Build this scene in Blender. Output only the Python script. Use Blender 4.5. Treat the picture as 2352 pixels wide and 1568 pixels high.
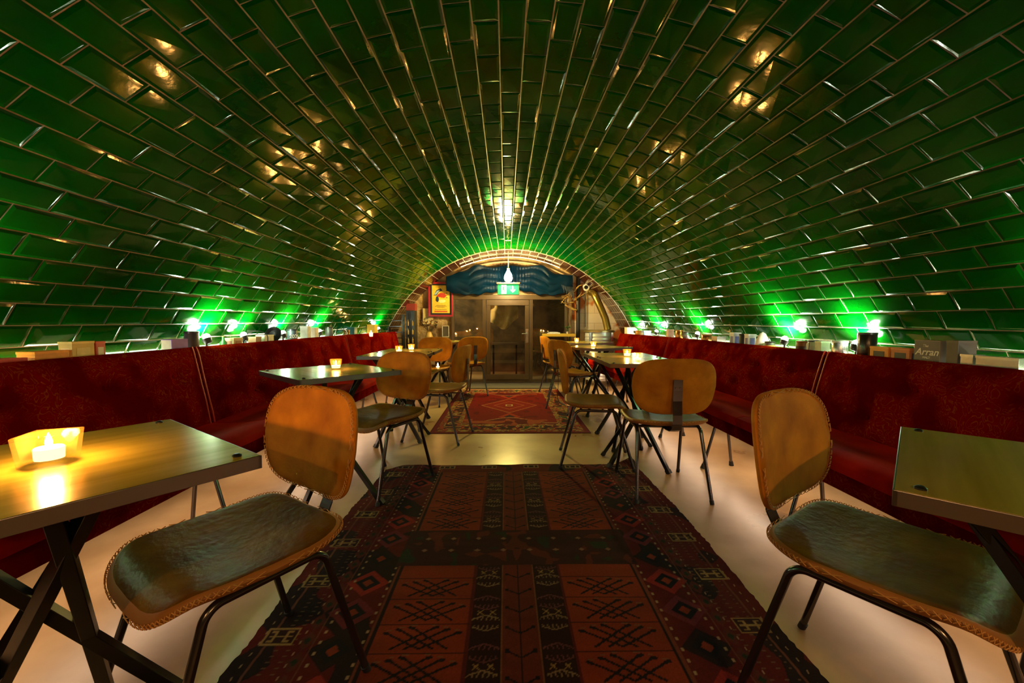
import bpy, bmesh, math, random
import numpy as np
from mathutils import Vector, Matrix, noise as mnoise

for o in list(bpy.data.objects): bpy.data.objects.remove(o)
S = bpy.context.scene
C = bpy.context.scene.collection
R = math.radians
PI = math.pi

# ------------------------------------------------------------------ camera, world, exposure
CAMZ = 1.05
cam = bpy.data.objects.new('camera', bpy.data.cameras.new('camera'))
C.objects.link(cam)
cam.location = (0, 0, CAMZ)
cam.rotation_euler = (PI/2 - 0.0487, 0, -0.0147)
cam.data.sensor_width = 36
cam.data.lens = 951/2352*36
cam.data.clip_start = 0.02
S.camera = cam
S.view_settings.view_transform = 'Standard'
S.view_settings.look = 'None'
S.view_settings.gamma = 1
S.view_settings.use_curve_mapping = False
S.view_settings.exposure = 0.0
w = bpy.data.worlds.new('world'); S.world = w; w.use_nodes = True
w.node_tree.nodes['Background'].inputs[0].default_value = (0.01, 0.012, 0.01, 1)
w.node_tree.nodes['Background'].inputs[1].default_value = 0.03

# vault: half-circle section, narrowing slightly towards the far arch
VX = 0.064
Y_BACK, Y_ARCH, Y_WALL = -1.9, 6.5, 7.15
def vsec(y):
    t = min(1, max(0, (y-4.4)/(Y_ARCH-4.4))); t = t*t*(3-2*t)
    return 2.36-0.17*t, -0.147+0.125*t, t
def vpt(th, y, inset=0.0):
    r, cz, t = vsec(y)
    r -= inset
    return Vector((VX + r*(1-0.03*t)*math.sin(th), y, cz + r*math.cos(th)))
def wall_x(z, y, side):
    r, cz, t = vsec(y)
    return VX + side*math.sqrt(max(0.01, r*r-(z-cz)**2))*(1-0.03*t)

# ------------------------------------------------------------------ materials
def mat(name, col=(0.5, 0.5, 0.5), rough=0.5, metal=0.0, spec=None, coat=0, emit=None, es=1, trans=0, ior=None, sheen=0):
    m = bpy.data.materials.new(name); m.use_nodes = True
    b = m.node_tree.nodes['Principled BSDF']
    b.inputs['Base Color'].default_value = (*col, 1)
    b.inputs['Roughness'].default_value = rough
    b.inputs['Metallic'].default_value = metal
    if spec is not None: b.inputs['Specular IOR Level'].default_value = spec
    b.inputs['Coat Weight'].default_value = coat
    b.inputs['Coat Roughness'].default_value = 0.05
    b.inputs['Transmission Weight'].default_value = trans
    b.inputs['Sheen Weight'].default_value = sheen
    if ior: b.inputs['IOR'].default_value = ior
    if emit:
        b.inputs['Emission Color'].default_value = (*emit, 1); b.inputs['Emission Strength'].default_value = es
    return m
def nd(m, typ, **kw):
    n = m.node_tree.nodes.new(typ)
    for k, v in kw.items():
        if k.startswith('i_'): n.inputs[k[2:].replace('_', ' ')].default_value = v
        else: setattr(n, k, v)
    return n
def lk(m, a, b): m.node_tree.links.new(a, b)
def bs(m): return m.node_tree.nodes['Principled BSDF']
def noise_col(m, c1, c2, scale=8, detail=4, p1=0.35, p2=0.65, bump=0.0, bdist=0.01, rough=None, coords='Object', scl=(1, 1, 1), bscale=None):
    tc = nd(m, 'ShaderNodeTexCoord'); mp = nd(m, 'ShaderNodeMapping'); mp.inputs['Scale'].default_value = scl
    lk(m, tc.outputs[coords], mp.inputs[0])
    n = nd(m, 'ShaderNodeTexNoise'); n.inputs['Scale'].default_value = scale; n.inputs['Detail'].default_value = detail
    lk(m, mp.outputs[0], n.inputs['Vector'])
    r = nd(m, 'ShaderNodeValToRGB'); r.color_ramp.elements[0].position = p1; r.color_ramp.elements[1].position = p2
    r.color_ramp.elements[0].color = (*c1, 1); r.color_ramp.elements[1].color = (*c2, 1)
    lk(m, n.outputs['Fac'], r.inputs[0]); lk(m, r.outputs[0], bs(m).inputs['Base Color'])
    if rough:
        mr = nd(m, 'ShaderNodeMapRange'); mr.inputs['To Min'].default_value = rough[0]; mr.inputs['To Max'].default_value = rough[1]
        lk(m, n.outputs['Fac'], mr.inputs[0]); lk(m, mr.outputs[0], bs(m).inputs['Roughness'])
    if bump:
        n2 = nd(m, 'ShaderNodeTexNoise'); n2.inputs['Scale'].default_value = bscale or scale*3; n2.inputs['Detail'].default_value = 5
        lk(m, mp.outputs[0], n2.inputs['Vector'])
        b = nd(m, 'ShaderNodeBump'); b.inputs['Strength'].default_value = bump; b.inputs['Distance'].default_value = bdist
        lk(m, n2.outputs['Fac'], b.inputs['Height']); lk(m, b.outputs[0], bs(m).inputs['Normal'])
    return m, r

M = {}
M['tile'] = mat('green_glaze', (0.0, 0.06, 0.008), 0.07, spec=0.28)
noise_col(M['tile'], (0.0, 0.036, 0.0008), (0.0, 0.070, 0.0018), 3, 3, 0.3, 0.7, 0.25, 0.004, (0.05, 0.12), bscale=9)
M['grout'] = noise_col(mat('pale_grout', (0.42, 0.34, 0.25), 0.45, spec=0.6), (0.20, 0.135, 0.085), (0.38, 0.28, 0.20), 14)[0]
M['brown_tile'] = noise_col(mat('brown_glaze', (0.07, 0.02, 0.014), 0.14, spec=0.6), (0.022, 0.006, 0.004), (0.05, 0.014, 0.008), 9)[0]
M['arch_grout'] = mat('arch_grout', (0.62, 0.52, 0.42), 0.6)
M['floor'] = mat('waxed_concrete', (0.5, 0.4, 0.28), 0.3, spec=0.5)
_, fr = noise_col(M['floor'], (0.25, 0.14, 0.055), (0.47, 0.32, 0.17), 1.7, 9, 0.34, 0.64, 0.10, 0.003, (0.2, 0.42), bscale=30)
e = fr.color_ramp.elements.new(0.22); e.color = (0.10, 0.06, 0.03, 1)
M['steel'] = mat('dark_steel', (0.035, 0.034, 0.036), 0.28, metal=0.85)
M['chair_steel'] = mat('chair_tube_steel', (0.13, 0.12, 0.13), 0.22, metal=0.9)
M['bright_steel'] = mat('bright_steel', (0.55, 0.54, 0.52), 0.25, metal=1)
M['rubber'] = mat('black_rubber', (0.012, 0.012, 0.012), 0.6)
M['black'] = mat('satin_black', (0.012, 0.012, 0.013), 0.35)
M['table_top'] = mat('lacquered_brass_sheet', (0.50, 0.46, 0.19), 0.2, metal=0.3)
noise_col(M['table_top'], (0.40, 0.31, 0.045), (0.52, 0.41, 0.07), 30, 3, 0.3, 0.7, 0.06, 0.002, (0.16, 0.30), scl=(1, 0.05, 1))
M['table_edge'] = mat('zinc_table_edge', (0.26, 0.22, 0.215), 0.3, metal=0.85)
M['suede'] = mat('tan_suede', (0.4, 0.17, 0.04), 0.75, spec=0.2)
noise_col(M['suede'], (0.42, 0.125, 0.005), (0.78, 0.29, 0.012), 9, 8, 0.3, 0.72, 0.3, 0.003, bscale=120)
M['leather'] = mat('worn_brown_leather', (0.12, 0.07, 0.03), 0.38, metal=0.0, spec=0.05)
noise_col(M['leather'], (0.085, 0.030, 0.001), (0.25, 0.115, 0.003), 5, 7, 0.32, 0.7, 0.6, 0.004, (0.3, 0.5), bscale=45)
M['thread'] = mat('ochre_stitching_thread', (0.62, 0.30, 0.08), 0.6)
M['leather_edge'] = mat('tan_leather_edge', (0.42, 0.17, 0.04), 0.55)
M['wood'] = noise_col(mat('pale_pine', (0.6, 0.4, 0.2), 0.5), (0.50, 0.31, 0.12), (0.68, 0.47, 0.22), 5, scl=(1, 12, 1))[0]
M['wax'] = mat('candle_wax', (0.95, 0.8, 0.55), 0.5, emit=(1, 0.60, 0.18), es=5)  # own emission stands in for flame light glowing through the wax
M['flame'] = mat('candle_flame', (1, 0.7, 0.3), 0.5, emit=(1, 0.62, 0.22), es=90)
M['glass'] = mat('clear_glass', (0.30, 0.18, 0.05), 0.04, spec=0.6)
bs(M['glass']).inputs['Alpha'].default_value = 0.13
M['white_bulb'] = mat('cold_lamp_glass', (1, 1, 1), 0.5, emit=(0.85, 1.0, 0.97), es=70)
M['spot_face'] = mat('spotlight_lens', (1, 1, 1), 0.4, emit=(0.93, 1.0, 0.9), es=45)
M['ledge_fill_strip'] = mat('ledge_fill_glow', (1, 1, 1), 0.4, emit=(0.88, 1.0, 0.80), es=26)
M['strip'] = mat('led_strip', (1, 1, 1), 0.4, emit=(1.0, 0.74, 0.52), es=23)

# red damask
def damask():
    m = mat('red_damask', (0.2, 0.01, 0.01), 0.8, spec=0.0)
    tc = nd(m, 'ShaderNodeTexCoord')
    n0 = nd(m, 'ShaderNodeTexNoise'); n0.inputs['Scale'].default_value = 13; n0.inputs['Detail'].default_value = 2.0; n0.inputs['Distortion'].default_value = 1.6
    lk(m, tc.outputs['Object'], n0.inputs['Vector'])
    a = nd(m, 'ShaderNodeMath', operation='MULTIPLY'); a.inputs[1].default_value = 7; lk(m, n0.outputs['Fac'], a.inputs[0])
    f = nd(m, 'ShaderNodeMath', operation='FRACT'); lk(m, a.outputs[0], f.inputs[0])
    s_ = nd(m, 'ShaderNodeMath', operation='SUBTRACT'); s_.inputs[1].default_value = 0.5; lk(m, f.outputs[0], s_.inputs[0])
    ab = nd(m, 'ShaderNodeMath', operation='ABSOLUTE'); lk(m, s_.outputs[0], ab.inputs[0])
    r = nd(m, 'ShaderNodeValToRGB'); r.color_ramp.elements[0].position = 0.05; r.color_ramp.elements[1].position = 0.13
    r.color_ramp.elements[0].color = (1, 1, 1, 1); r.color_ramp.elements[1].color = (0, 0, 0, 1); lk(m, ab.outputs[0], r.inputs[0])
    n1 = nd(m, 'ShaderNodeTexNoise'); n1.inputs['Scale'].default_value = 5; lk(m, tc.outputs['Object'], n1.inputs['Vector'])
    r1 = nd(m, 'ShaderNodeValToRGB'); r1.color_ramp.elements[0].position = 0.42; r1.color_ramp.elements[1].position = 0.56; lk(m, n1.outputs['Fac'], r1.inputs[0])
    mu = nd(m, 'ShaderNodeMath', operation='MULTIPLY'); lk(m, r.outputs[0], mu.inputs[0]); lk(m, r1.outputs[0], mu.inputs[1])
    base = nd(m, 'ShaderNodeMix', data_type='RGBA'); base.inputs['A'].default_value = (0.10, 0.001, 0.0006, 1); base.inputs['B'].default_value = (0.17, 0.0025, 0.001, 1)
    lk(m, r1.outputs[0], base.inputs['Factor'])
    mx = nd(m, 'ShaderNodeMix', data_type='RGBA'); mx.inputs['B'].default_value = (0.23, 0.032, 0.004, 1)
    lk(m, base.outputs['Result'], mx.inputs['A']); lk(m, mu.outputs[0], mx.inputs['Factor']); lk(m, mx.outputs['Result'], bs(m).inputs['Base Color'])
    mr = nd(m, 'ShaderNodeMapRange'); mr.inputs['To Min'].default_value = 0.62; mr.inputs['To Max'].default_value = 0.4
    lk(m, mu.outputs[0], mr.inputs[0]); lk(m, mr.outputs[0], bs(m).inputs['Roughness'])
    b = nd(m, 'ShaderNodeBump'); b.inputs['Strength'].default_value = 0.3; b.inputs['Distance'].default_value = 0.003
    lk(m, mu.outputs[0], b.inputs['Height']); lk(m, b.outputs[0], bs(m).inputs['Normal'])
    return m
M['damask'] = damask()
M['seat_velvet'] = noise_col(mat('red_velvet_seat', (0.4, 0.01, 0.005), 0.7, spec=0.03), (0.26, 0.003, 0.001), (0.42, 0.008, 0.002), 4, 3, bump=0.1, bscale=60)[0]
M['piping'] = mat('seam_highlight_piping', (0.48, 0.012, 0.004), 0.4, spec=0.3)  # lighter red stands in for the highlight along the panel seams
def attr_mat(name, rough=0.95, bump=0.6, bd=0.002, sheen=0.0, bsc=260):
    m = mat(name, rough=rough, sheen=sheen, spec=0.1)
    a = nd(m, 'ShaderNodeVertexColor'); a.layer_name = 'pattern'; lk(m, a.outputs['Color'], bs(m).inputs['Base Color'])
    tc = nd(m, 'ShaderNodeTexCoord'); n = nd(m, 'ShaderNodeTexNoise'); n.inputs['Scale'].default_value = bsc
    lk(m, tc.outputs['Object'], n.inputs['Vector']); b = nd(m, 'ShaderNodeBump'); b.inputs['Strength'].default_value = bump; b.inputs['Distance'].default_value = bd
    lk(m, n.outputs['Fac'], b.inputs['Height']); lk(m, b.outputs[0], bs(m).inputs['Normal'])
    return m
_pc = {}
def plain(col, rough=0.5, metal=0.0):
    k = (col, rough, metal)
    if k not in _pc:
        m = mat('paint_%d' % len(_pc), col, rough, metal)
        noise_col(m, tuple(c*0.9 for c in col), tuple(min(1, c*1.08) for c in col), 25)
        _pc[k] = m
    return _pc[k]

# ------------------------------------------------------------------ mesh helpers
class MB:
    def __init__(s): s.v = []; s.f = []; s.m = []; s.cm = 0
    def add(s, vs, fs, mi=None):
        n = len(s.v); s.v += [tuple(v) for v in vs]; s.f += [tuple(n+i for i in f) for f in fs]; s.m += [s.cm if mi is None else mi]*len(fs); return s
    def box(s, c, d, rz=0, mi=None, mtx=None):
        x, y, z = d[0]/2, d[1]/2, d[2]/2
        vs = [Vector((i*x, j*y, k*z)) for i in (-1, 1) for j in (-1, 1) for k in (-1, 1)]
        m = mtx if mtx is not None else Matrix.Rotation(rz, 3, 'Z')
        vs = [m @ v + Vector(c) for v in vs]
        return s.add(vs, [(0, 1, 3, 2), (4, 6, 7, 5), (0, 4, 5, 1), (2, 3, 7, 6), (0, 2, 6, 4), (1, 5, 7, 3)], mi)
    def tube(s, pts, r, seg=10, cap=True, mi=None, square=False):
        pts = [Vector(p) for p in pts]; n = len(pts); rs = r if isinstance(r, (list, tuple)) else [r]*n
        if square: seg = 4
        vs = []; up = None
        for i, p in enumerate(pts):
            t = (pts[min(i+1, n-1)]-pts[max(i-1, 0)]).normalized()
            if up is None:
                up = Vector((0, 0, 1)) if abs(t.z) < 0.9 else Vector((1, 0, 0))
            a = t.cross(up).normalized(); b = a.cross(t).normalized(); up = b
            for k in range(seg):
                an = 2*PI*(k+(0.5 if square else 0))/seg
                vs.append(p + (a*math.cos(an)+b*math.sin(an))*rs[i]*(1.414 if square else 1))
        fs = []
        for i in range(n-1):
            for k in range(seg):
                fs.append((i*seg+k, i*seg+(k+1) % seg, (i+1)*seg+(k+1) % seg, (i+1)*seg+k))
        if cap: fs += [tuple(range(seg))[::-1], tuple(range((n-1)*seg, n*seg))]
        return s.add(vs, fs, mi)
    def lathe(s, prof, c=(0, 0, 0), seg=20, mi=None, cap=True):
        vs = []; n = len(prof)
        for r_, z in prof:
            for k in range(seg):
                a = 2*PI*k/seg; vs.append((c[0]+r_*math.cos(a), c[1]+r_*math.sin(a), c[2]+z))
        fs = [(i*seg+k, i*seg+(k+1) % seg, (i+1)*seg+(k+1) % seg, (i+1)*seg+k) for i in range(n-1) for k in range(seg)]
        if cap: fs += [tuple(range(seg))[::-1], tuple(range((n-1)*seg, n*seg))]
        return s.add(vs, fs, mi)
    def prism(s, poly, y0, y1, mi=None, plane='xz'):
        n = len(poly)
        f = (lambda p, q: (p[0], q, p[1])) if plane == 'xz' else ((lambda p, q: (q, p[0], p[1])) if plane == 'yz' else (lambda p, q: (p[0], p[1], q)))
        vs = [f(p, y0) for p in poly]+[f(p, y1) for p in poly]
        return s.add(vs, [tuple(range(n)), tuple(range(n, 2*n))[::-1]]+[(i, i+n, (i+1) % n+n, (i+1) % n) for i in range(n)], mi)
    def grid(s, fn, nu, nv, mi=None):
        vs = [fn(i/nu, j/nv) for j in range(nv+1) for i in range(nu+1)]
        fs = [(j*(nu+1)+i, j*(nu+1)+i+1, (j+1)*(nu+1)+i+1, (j+1)*(nu+1)+i) for j in range(nv) for i in range(nu)]
        return s.add(vs, fs, mi)
    def build(s, name, mats, parent=None, smooth=False, recalc=True, bevel=0):
        me = bpy.data.meshes.new(name); me.from_pydata(s.v, [], s.f)
        for m in (mats if isinstance(mats, (list, tuple)) else [mats]): me.materials.append(m)
        me.polygons.foreach_set('material_index', s.m)
        if recalc:
            b = bmesh.new(); b.from_mesh(me); bmesh.ops.recalc_face_normals(b, faces=b.faces); b.to_mesh(me); b.free()
        me.update()
        o = bpy.data.objects.new(name, me); C.objects.link(o)
        if smooth:
            me.polygons.foreach_set('use_smooth', [True]*len(me.polygons))
            me.set_sharp_from_angle(angle=R(40))
        if bevel:
            bv = o.modifiers.new('bevel', 'BEVEL'); bv.width = bevel; bv.segments = 2; bv.limit_method = 'ANGLE'
        if parent: o.parent = parent
        return o
def tag(o, label=None, cat=None, group=None, kind=None):
    if label: o['label'] = label
    if cat: o['category'] = cat
    if group: o['group'] = group
    if kind: o['kind'] = kind
    return o
def empty(name, loc=(0, 0, 0), rz=0, label=None, cat=None, group=None):
    o = bpy.data.objects.new(name, None); o.empty_display_size = 0.05; C.objects.link(o)
    o.location = loc; o.rotation_euler = (0, 0, rz)
    return tag(o, label, cat, group)
def copy_tree(o, parent=None):
    c = o.copy(); C.objects.link(c)
    if parent: c.parent = parent
    for ch in list(o.children): copy_tree(ch, c)
    return c
def place(proto, used, loc, rz, label, group=None):
    o = proto if not used else copy_tree(proto)
    o.location = loc; o.rotation_euler = (0, 0, rz); o['label'] = label
    if group: o['group'] = group
    return o
def struct(o): return tag(o, kind='structure')
LIGHTS = {}
def light(name, loc, power, col, rad, parent=None, typ='POINT'):
    d = bpy.data.lights.new(name, typ); d.energy = power*LIGHTS.get(name+typ, 1)*LIGHTS.get(round(power), 1); d.color = col
    if typ == 'POINT': d.shadow_soft_size = rad
    o = bpy.data.objects.new(name, d); C.objects.link(o); o.location = loc
    if parent: o.parent = parent
    return o

# ------------------------------------------------------------------ the setting
fl = MB(); fl.box((VX, (Y_BACK+8.7)/2, -0.05), (6.4, 8.7-Y_BACK, 0.1)); struct(fl.build('floor', M['floor']))

def tiled_vault(name, y0, y1, P, L, th0, kmin, kmax, mats, inset_fn, seed=1, lift=0.005, gap=0.0029, bev=0.011, bond=0.5):
    rnd = random.Random(seed); b = MB()
    # grout shell
    ny = max(2, int((y1-y0)/0.15)); nt = 72
    ta, tb = th0+kmin*P, th0+kmax*P
    b.grid(lambda u, v: inset_fn(ta+(tb-ta)*u, y0+(y1-y0)*v, 0.0), nt, ny, 0)
    for k in range(kmin, kmax):
        t0, t1 = th0+k*P, th0+(k+1)*P
        rr = 2.36
        gt = gap/rr
        y = y0 - (bond*L if k % 2 else 0) - rnd.uniform(0, 0.006)
        while y < y1:
            ya, yb = max(y, y0)+gap, min(y+L, y1)-gap
            y += L
            if yb-ya < 0.012: continue
            ln = yb-ya
            bu = min(bev/rr, (t1-t0)*0.35); bv = min(bev, ln*0.3)
            h = [lift*(1+rnd.uniform(-0.35, 0.35)) for _ in range(4)]
            o4 = [(t0+gt, ya), (t1-gt, ya), (t1-gt, yb), (t0+gt, yb)]
            i4 = [(t0+gt+bu, ya+bv), (t1-gt-bu, ya+bv), (t1-gt-bu, yb-bv), (t0+gt+bu, yb-bv)]
            base = [inset_fn(t, yy, -0.0015) for t, yy in o4]
            mid = [inset_fn(t, yy, 0.002) for t, yy in o4]
            top = [inset_fn(t, yy, hh) for (t, yy), hh in zip(i4, h)]
            fs = [(8, 9, 10, 11)]
            for q in range(4):
                r_ = (q+1) % 4
                fs += [(q+4, r_+4, r_+8, q+8), (q, r_, r_+4, q+4)]
            b.add(base+mid+top, fs, 1)
    return b.build(name, mats, recalc=False)
TH0 = -0.0384; TP = 0.1035/2.36
vault = tiled_vault('ceiling', Y_BACK, Y_ARCH, TP, 0.2035, TH0, -33, 35, [M['grout'], M['tile']], lambda t, y, h: vpt(t, y, h))
# normals must face the room
def flip_in(o, cz=0.3):
    me = o.data; b = bmesh.new(); b.from_mesh(me)
    for f in b.faces:
        c = f.calc_center_median(); d = Vector((VX-c.x, 0, cz-c.z))
        if f.normal.dot(d) < 0 and abs(f.normal.y) < 0.9: f.normal_flip()
    b.to_mesh(me); b.free()
flip_in(vault); struct(vault)
def apt(t, y, h):
    p = vpt(t, Y_ARCH); c = Vector((VX, 0, 0)); p.y = y
    d = Vector((p.x-VX, 0, p.z+0.02)); k = (d.length-0.012-h)/d.length
    return Vector((VX+d.x*k, y, -0.02+d.z*k))
arch = tiled_vault('trim_1', Y_ARCH-0.012, Y_WALL, 0.1035/2.2*1.35, 0.135, -0.0384, -24, 25, [M['arch_grout'], M['brown_tile']], apt, seed=5, lift=0.004, gap=0.004, bev=0.008, bond=0)
flip_in(arch); struct(arch)
# edge lip of the arch facing the room
lip = MB(); lip.grid(lambda u, v: (lambda p: p)(apt(-1.5+3.06*u, Y_ARCH-0.012, -0.03*v)), 90, 1); struct(lip.build('trim_2', M['arch_grout']))

# end wall around the door, in strips under the arch
M['plaster'] = noise_col(mat('ochre_rubble_plaster', (0.5, 0.3, 0.12), 0.9), (0.20, 0.10, 0.035), (0.66, 0.44, 0.20), 5, 9, 0.3, 0.66, 1.0, 0.03, bscale=14)[0]
M['whitewash'] = mat('whitewashed_brick', (0.75, 0.6, 0.5), 0.8)
def brickmat():
    m = M['whitewash']; tc = nd(m, 'ShaderNodeTexCoord'); mp = nd(m, 'ShaderNodeMapping'); mp.inputs['Rotation'].default_value = (PI/2, 0, 0)
    lk(m, tc.outputs['Object'], mp.inputs[0])
    b = nd(m, 'ShaderNodeTexBrick'); b.inputs['Scale'].default_value = 1; b.inputs['Brick Width'].default_value = 0.34; b.inputs['Row Height'].default_value = 0.17
    b.inputs['Mortar Size'].default_value = 0.004; b.inputs['Color1'].default_value = (0.75, 0.62, 0.5, 1); b.inputs['Color2'].default_value = (0.72, 0.55, 0.40, 1); b.inputs['Mortar'].default_value = (0.5, 0.36, 0.25, 1)
    lk(m, mp.outputs[0], b.inputs['Vector'])
    n = nd(m, 'ShaderNodeTexNoise'); n.inputs['Scale'].default_value = 2.6; n.inputs['Detail'].default_value = 3; lk(m, tc.outputs['Object'], n.inputs['Vector'])
    r = nd(m, 'ShaderNodeValToRGB'); r.color_ramp.elements[0].position = 0.50; r.color_ramp.elements[1].position = 0.56; lk(m, n.outputs['Fac'], r.inputs[0])
    mx = nd(m, 'ShaderNodeMix', data_type='RGBA'); mx.inputs['B'].default_value = (0.5, 0.13, 0.015, 1); lk(m, r.outputs[0], mx.inputs['Factor'])
    lk(m, b.outputs['Color'], mx.inputs['A']); lk(m, mx.outputs['Result'], bs(m).inputs['Base Color'])
brickmat()
def archz(x):
    rr = 2.19-0.012; d = (x-VX)/0.97
    return -0.02+math.sqrt(max(0, rr*rr-d*d))
def wallpiece(name, x0, x1, z0f, m, n=24):
    b = MB()
    for i in range(n):
        a, c = x0+(x1-x0)*i/n, x0+(x1-x0)*(i+1)/n
        za, zc = archz(a)+0.03, archz(c)+0.03
        if za < z0f and zc < z0f: continue
        b.add([(a, Y_WALL, z0f), (c, Y_WALL, z0f), (c, Y_WALL, zc), (a, Y_WALL, za), (a, Y_WALL+0.15, z0f), (c, Y_WALL+0.15, z0f), (c, Y_WALL+0.15, zc), (a, Y_WALL+0.15, za)],
              [(0, 1, 2, 3), (4, 7, 6, 5), (0, 4, 5, 1), (3, 2, 6, 7)]+([(0, 3, 7, 4)] if i == 0 else [])+([(1, 5, 6, 2)] if i == n-1 else []))
    return struct(b.build(name, m))
DX0, DX1, DZ = -0.93, 1.06, 1.50
wallpiece('wall_left_end', -2.1, DX0, 0, M['plaster'])
wallpiece('wall_right_end', 1.13, 2.2, 0, M['whitewash'])
wallpiece('wall_top_end', DX0, 1.13, DZ, M['plaster'])
M['pillar'] = noise_col(mat('rough_brown_timber', (0.15, 0.08, 0.03), 0.8), (0.035, 0.015, 0.006), (0.30, 0.17, 0.06), 5, 8, 0.35, 0.65, 0.8, 0.02, scl=(3, 3, 0.6))[0]
b = MB(); b.box((1.095, Y_WALL+0.02, 0.9), (0.07, 0.14, 1.8)); struct(b.build('trim_3', M['pillar'], bevel=0.006))
b = MB(); b.box((VX, Y_BACK-0.03, 1.1), (5.2, 0.06, 2.6)); struct(b.build('wall_back', noise_col(mat('dark_back_wall', (0.05, 0.04, 0.03), 0.7), (0.03, 0.022, 0.015), (0.07, 0.05, 0.035), 4)[0]))

# door assembly: brown metal frame, two fixed side panes and a glazed leaf
M['frame'] = mat('bronze_metal_frame', (0.10, 0.058, 0.022), 0.35, metal=0.4)
M['pane'] = mat('door_glass', (0.9, 0.95, 0.9), 0.02, trans=1, ior=1.75)
YD = 7.1
fr_ = empty('door_1', (0, YD, 0)); fr_['kind'] = 'structure'
b = MB()
for x0, x1, z0, z1 in ((DX0, 1.06, 1.42, 1.50), (DX0, 1.06, 0, 0.045), (DX0, DX0+0.05, 0.045, 1.42), (1.01, 1.06, 0.045, 1.42), (-0.40, -0.34, 0.045, 1.42), (0.40, 0.46, 0.045, 1.42)):
    b.box(((x0+x1)/2, 0.03, (z0+z1)/2), (x1-x0, 0.09, z1-z0))
b.build('frame', M['frame'], fr_, bevel=0.004)
b = MB()
for x0, x1, z0, z1 in ((-0.335, 0.395, 1.32, 1.415), (-0.335, 0.395, 0.05, 0.14), (-0.335, -0.265, 0.14, 1.32), (0.325, 0.395, 0.14, 1.32)):
    b.box(((x0+x1)/2, 0.0, (z0+z1)/2), (x1-x0, 0.06, z1-z0))
leaf = b.build('door_leaf', M['frame'], fr_, bevel=0.004)
b = MB(); b.box((0.03, 0.0, 0.73), (0.60, 0.012, 1.20)); b.build('door_pane', M['pane'], leaf)
b = MB(); b.box((0.36, -0.034, 0.80), (0.045, 0.008, 0.24)); b.tube([(0.36, -0.03, 0.84), (0.36, -0.075, 0.84), (0.27, -0.08, 0.84)], 0.009, 8)
b.build('door_handle', M['bright_steel'], leaf, smooth=True)
b = MB(); b.box((-0.64, 0.03, 0.73), (0.49, 0.012, 1.39)); b.build('left_pane', M['pane'], fr_)
b = MB(); b.box((0.735, 0.03, 0.73), (0.56, 0.012, 1.39)); b.build('right_pane', M['pane'], fr_)
b = MB(); b.box((0.06, 6.98, 0.01), (1.5, 0.10, 0.02)); struct(b.build('trim_4', M['bright_steel']))
# dark yard behind the glass
b = MB(); b.box((0.05, 8.65, 1.2), (4.2, 0.05, 2.6)); b.box((-2.0, 7.98, 1.2), (0.05, 1.4, 2.6)); b.box((2.1, 7.98, 1.2), (0.05, 1.4, 2.6)); b.box((0.05, 7.98, 2.5), (4.2, 1.4, 0.05))
struct(b.build('wall_outside', noise_col(mat('dark_yard_wall', (0.06, 0.04, 0.02), 0.8), (0.02, 0.013, 0.006), (0.11, 0.07, 0.03), 4)[0]))
b = MB()
def cloth(u, v):
    x = -0.30+0.52*u; zt = 1.38; zb = 0.93+0.14*(u-0.45)**2*4+0.03*math.sin(u*9)
    z = zt+(zb-zt)*v
    return Vector((x, 7.55+0.07*math.sin(u*14+v*3)*(0.4+v)+0.05*mnoise.noise(Vector((u*5, v*5, 0))), z))
b.grid(cloth, 40, 24)
o = b.build('hanging_cloth', noise_col(mat('ochre_canvas', (0.5, 0.36, 0.14), 0.9), (0.45, 0.30, 0.10), (0.62, 0.46, 0.2), 6)[0], smooth=True)
o.modifiers.new('s', 'SOLIDIFY').thickness = 0.004
tag(o, 'crumpled ochre cloth hanging behind the glass of the door', 'cloth')
t = empty('yard_fill_lamp', (-1.2, 7.75, 1.5), 0, 'added warm lamp out of view in the dark yard, brightening the ochre cloth', 'lamp')  # added lamp, out of view, to brighten the cloth and yard
b = MB(); b.lathe([(0.0, -0.05), (0.04, -0.04), (0.04, 0.05), (0.0, 0.06)], (0, 0, 0), 12, cap=False); b.build('bulb', mat('yard_fill_glass', (1, 0.8, 0.4), 0.4, emit=(1, 0.7, 0.25), es=8), t, smooth=True)
b = MB(); b.lathe([(0.06, 0.06), (0.0, 0.11)], (0, 0, 0), 12, cap=False); b.tube([(0, 0, 0.10), (0, 0, 0.95)], 0.006, 6); b.build('cap', M['black'], t)
light('bulb_light', (0.1, -0.09, 0), 60, (1, 0.72, 0.3), 0.05, t)
t = empty('garden_table', (-0.02, 8.0, 0), 0, 'small dark table standing outside behind the door glass', 'table')
b = MB(); b.box((0, 0, 0.62), (0.5, 0.4, 0.03)); b.build('tabletop', plain((0.12, 0.08, 0.05)), t)
for sx in (-1, 1):
    for sy in (-1, 1):
        b = MB(); b.tube([(sx*0.22, sy*0.17, 0.605), (sx*0.22, sy*0.17, 0)], 0.012, 8); b.build('leg', M['steel'], t)

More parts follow.
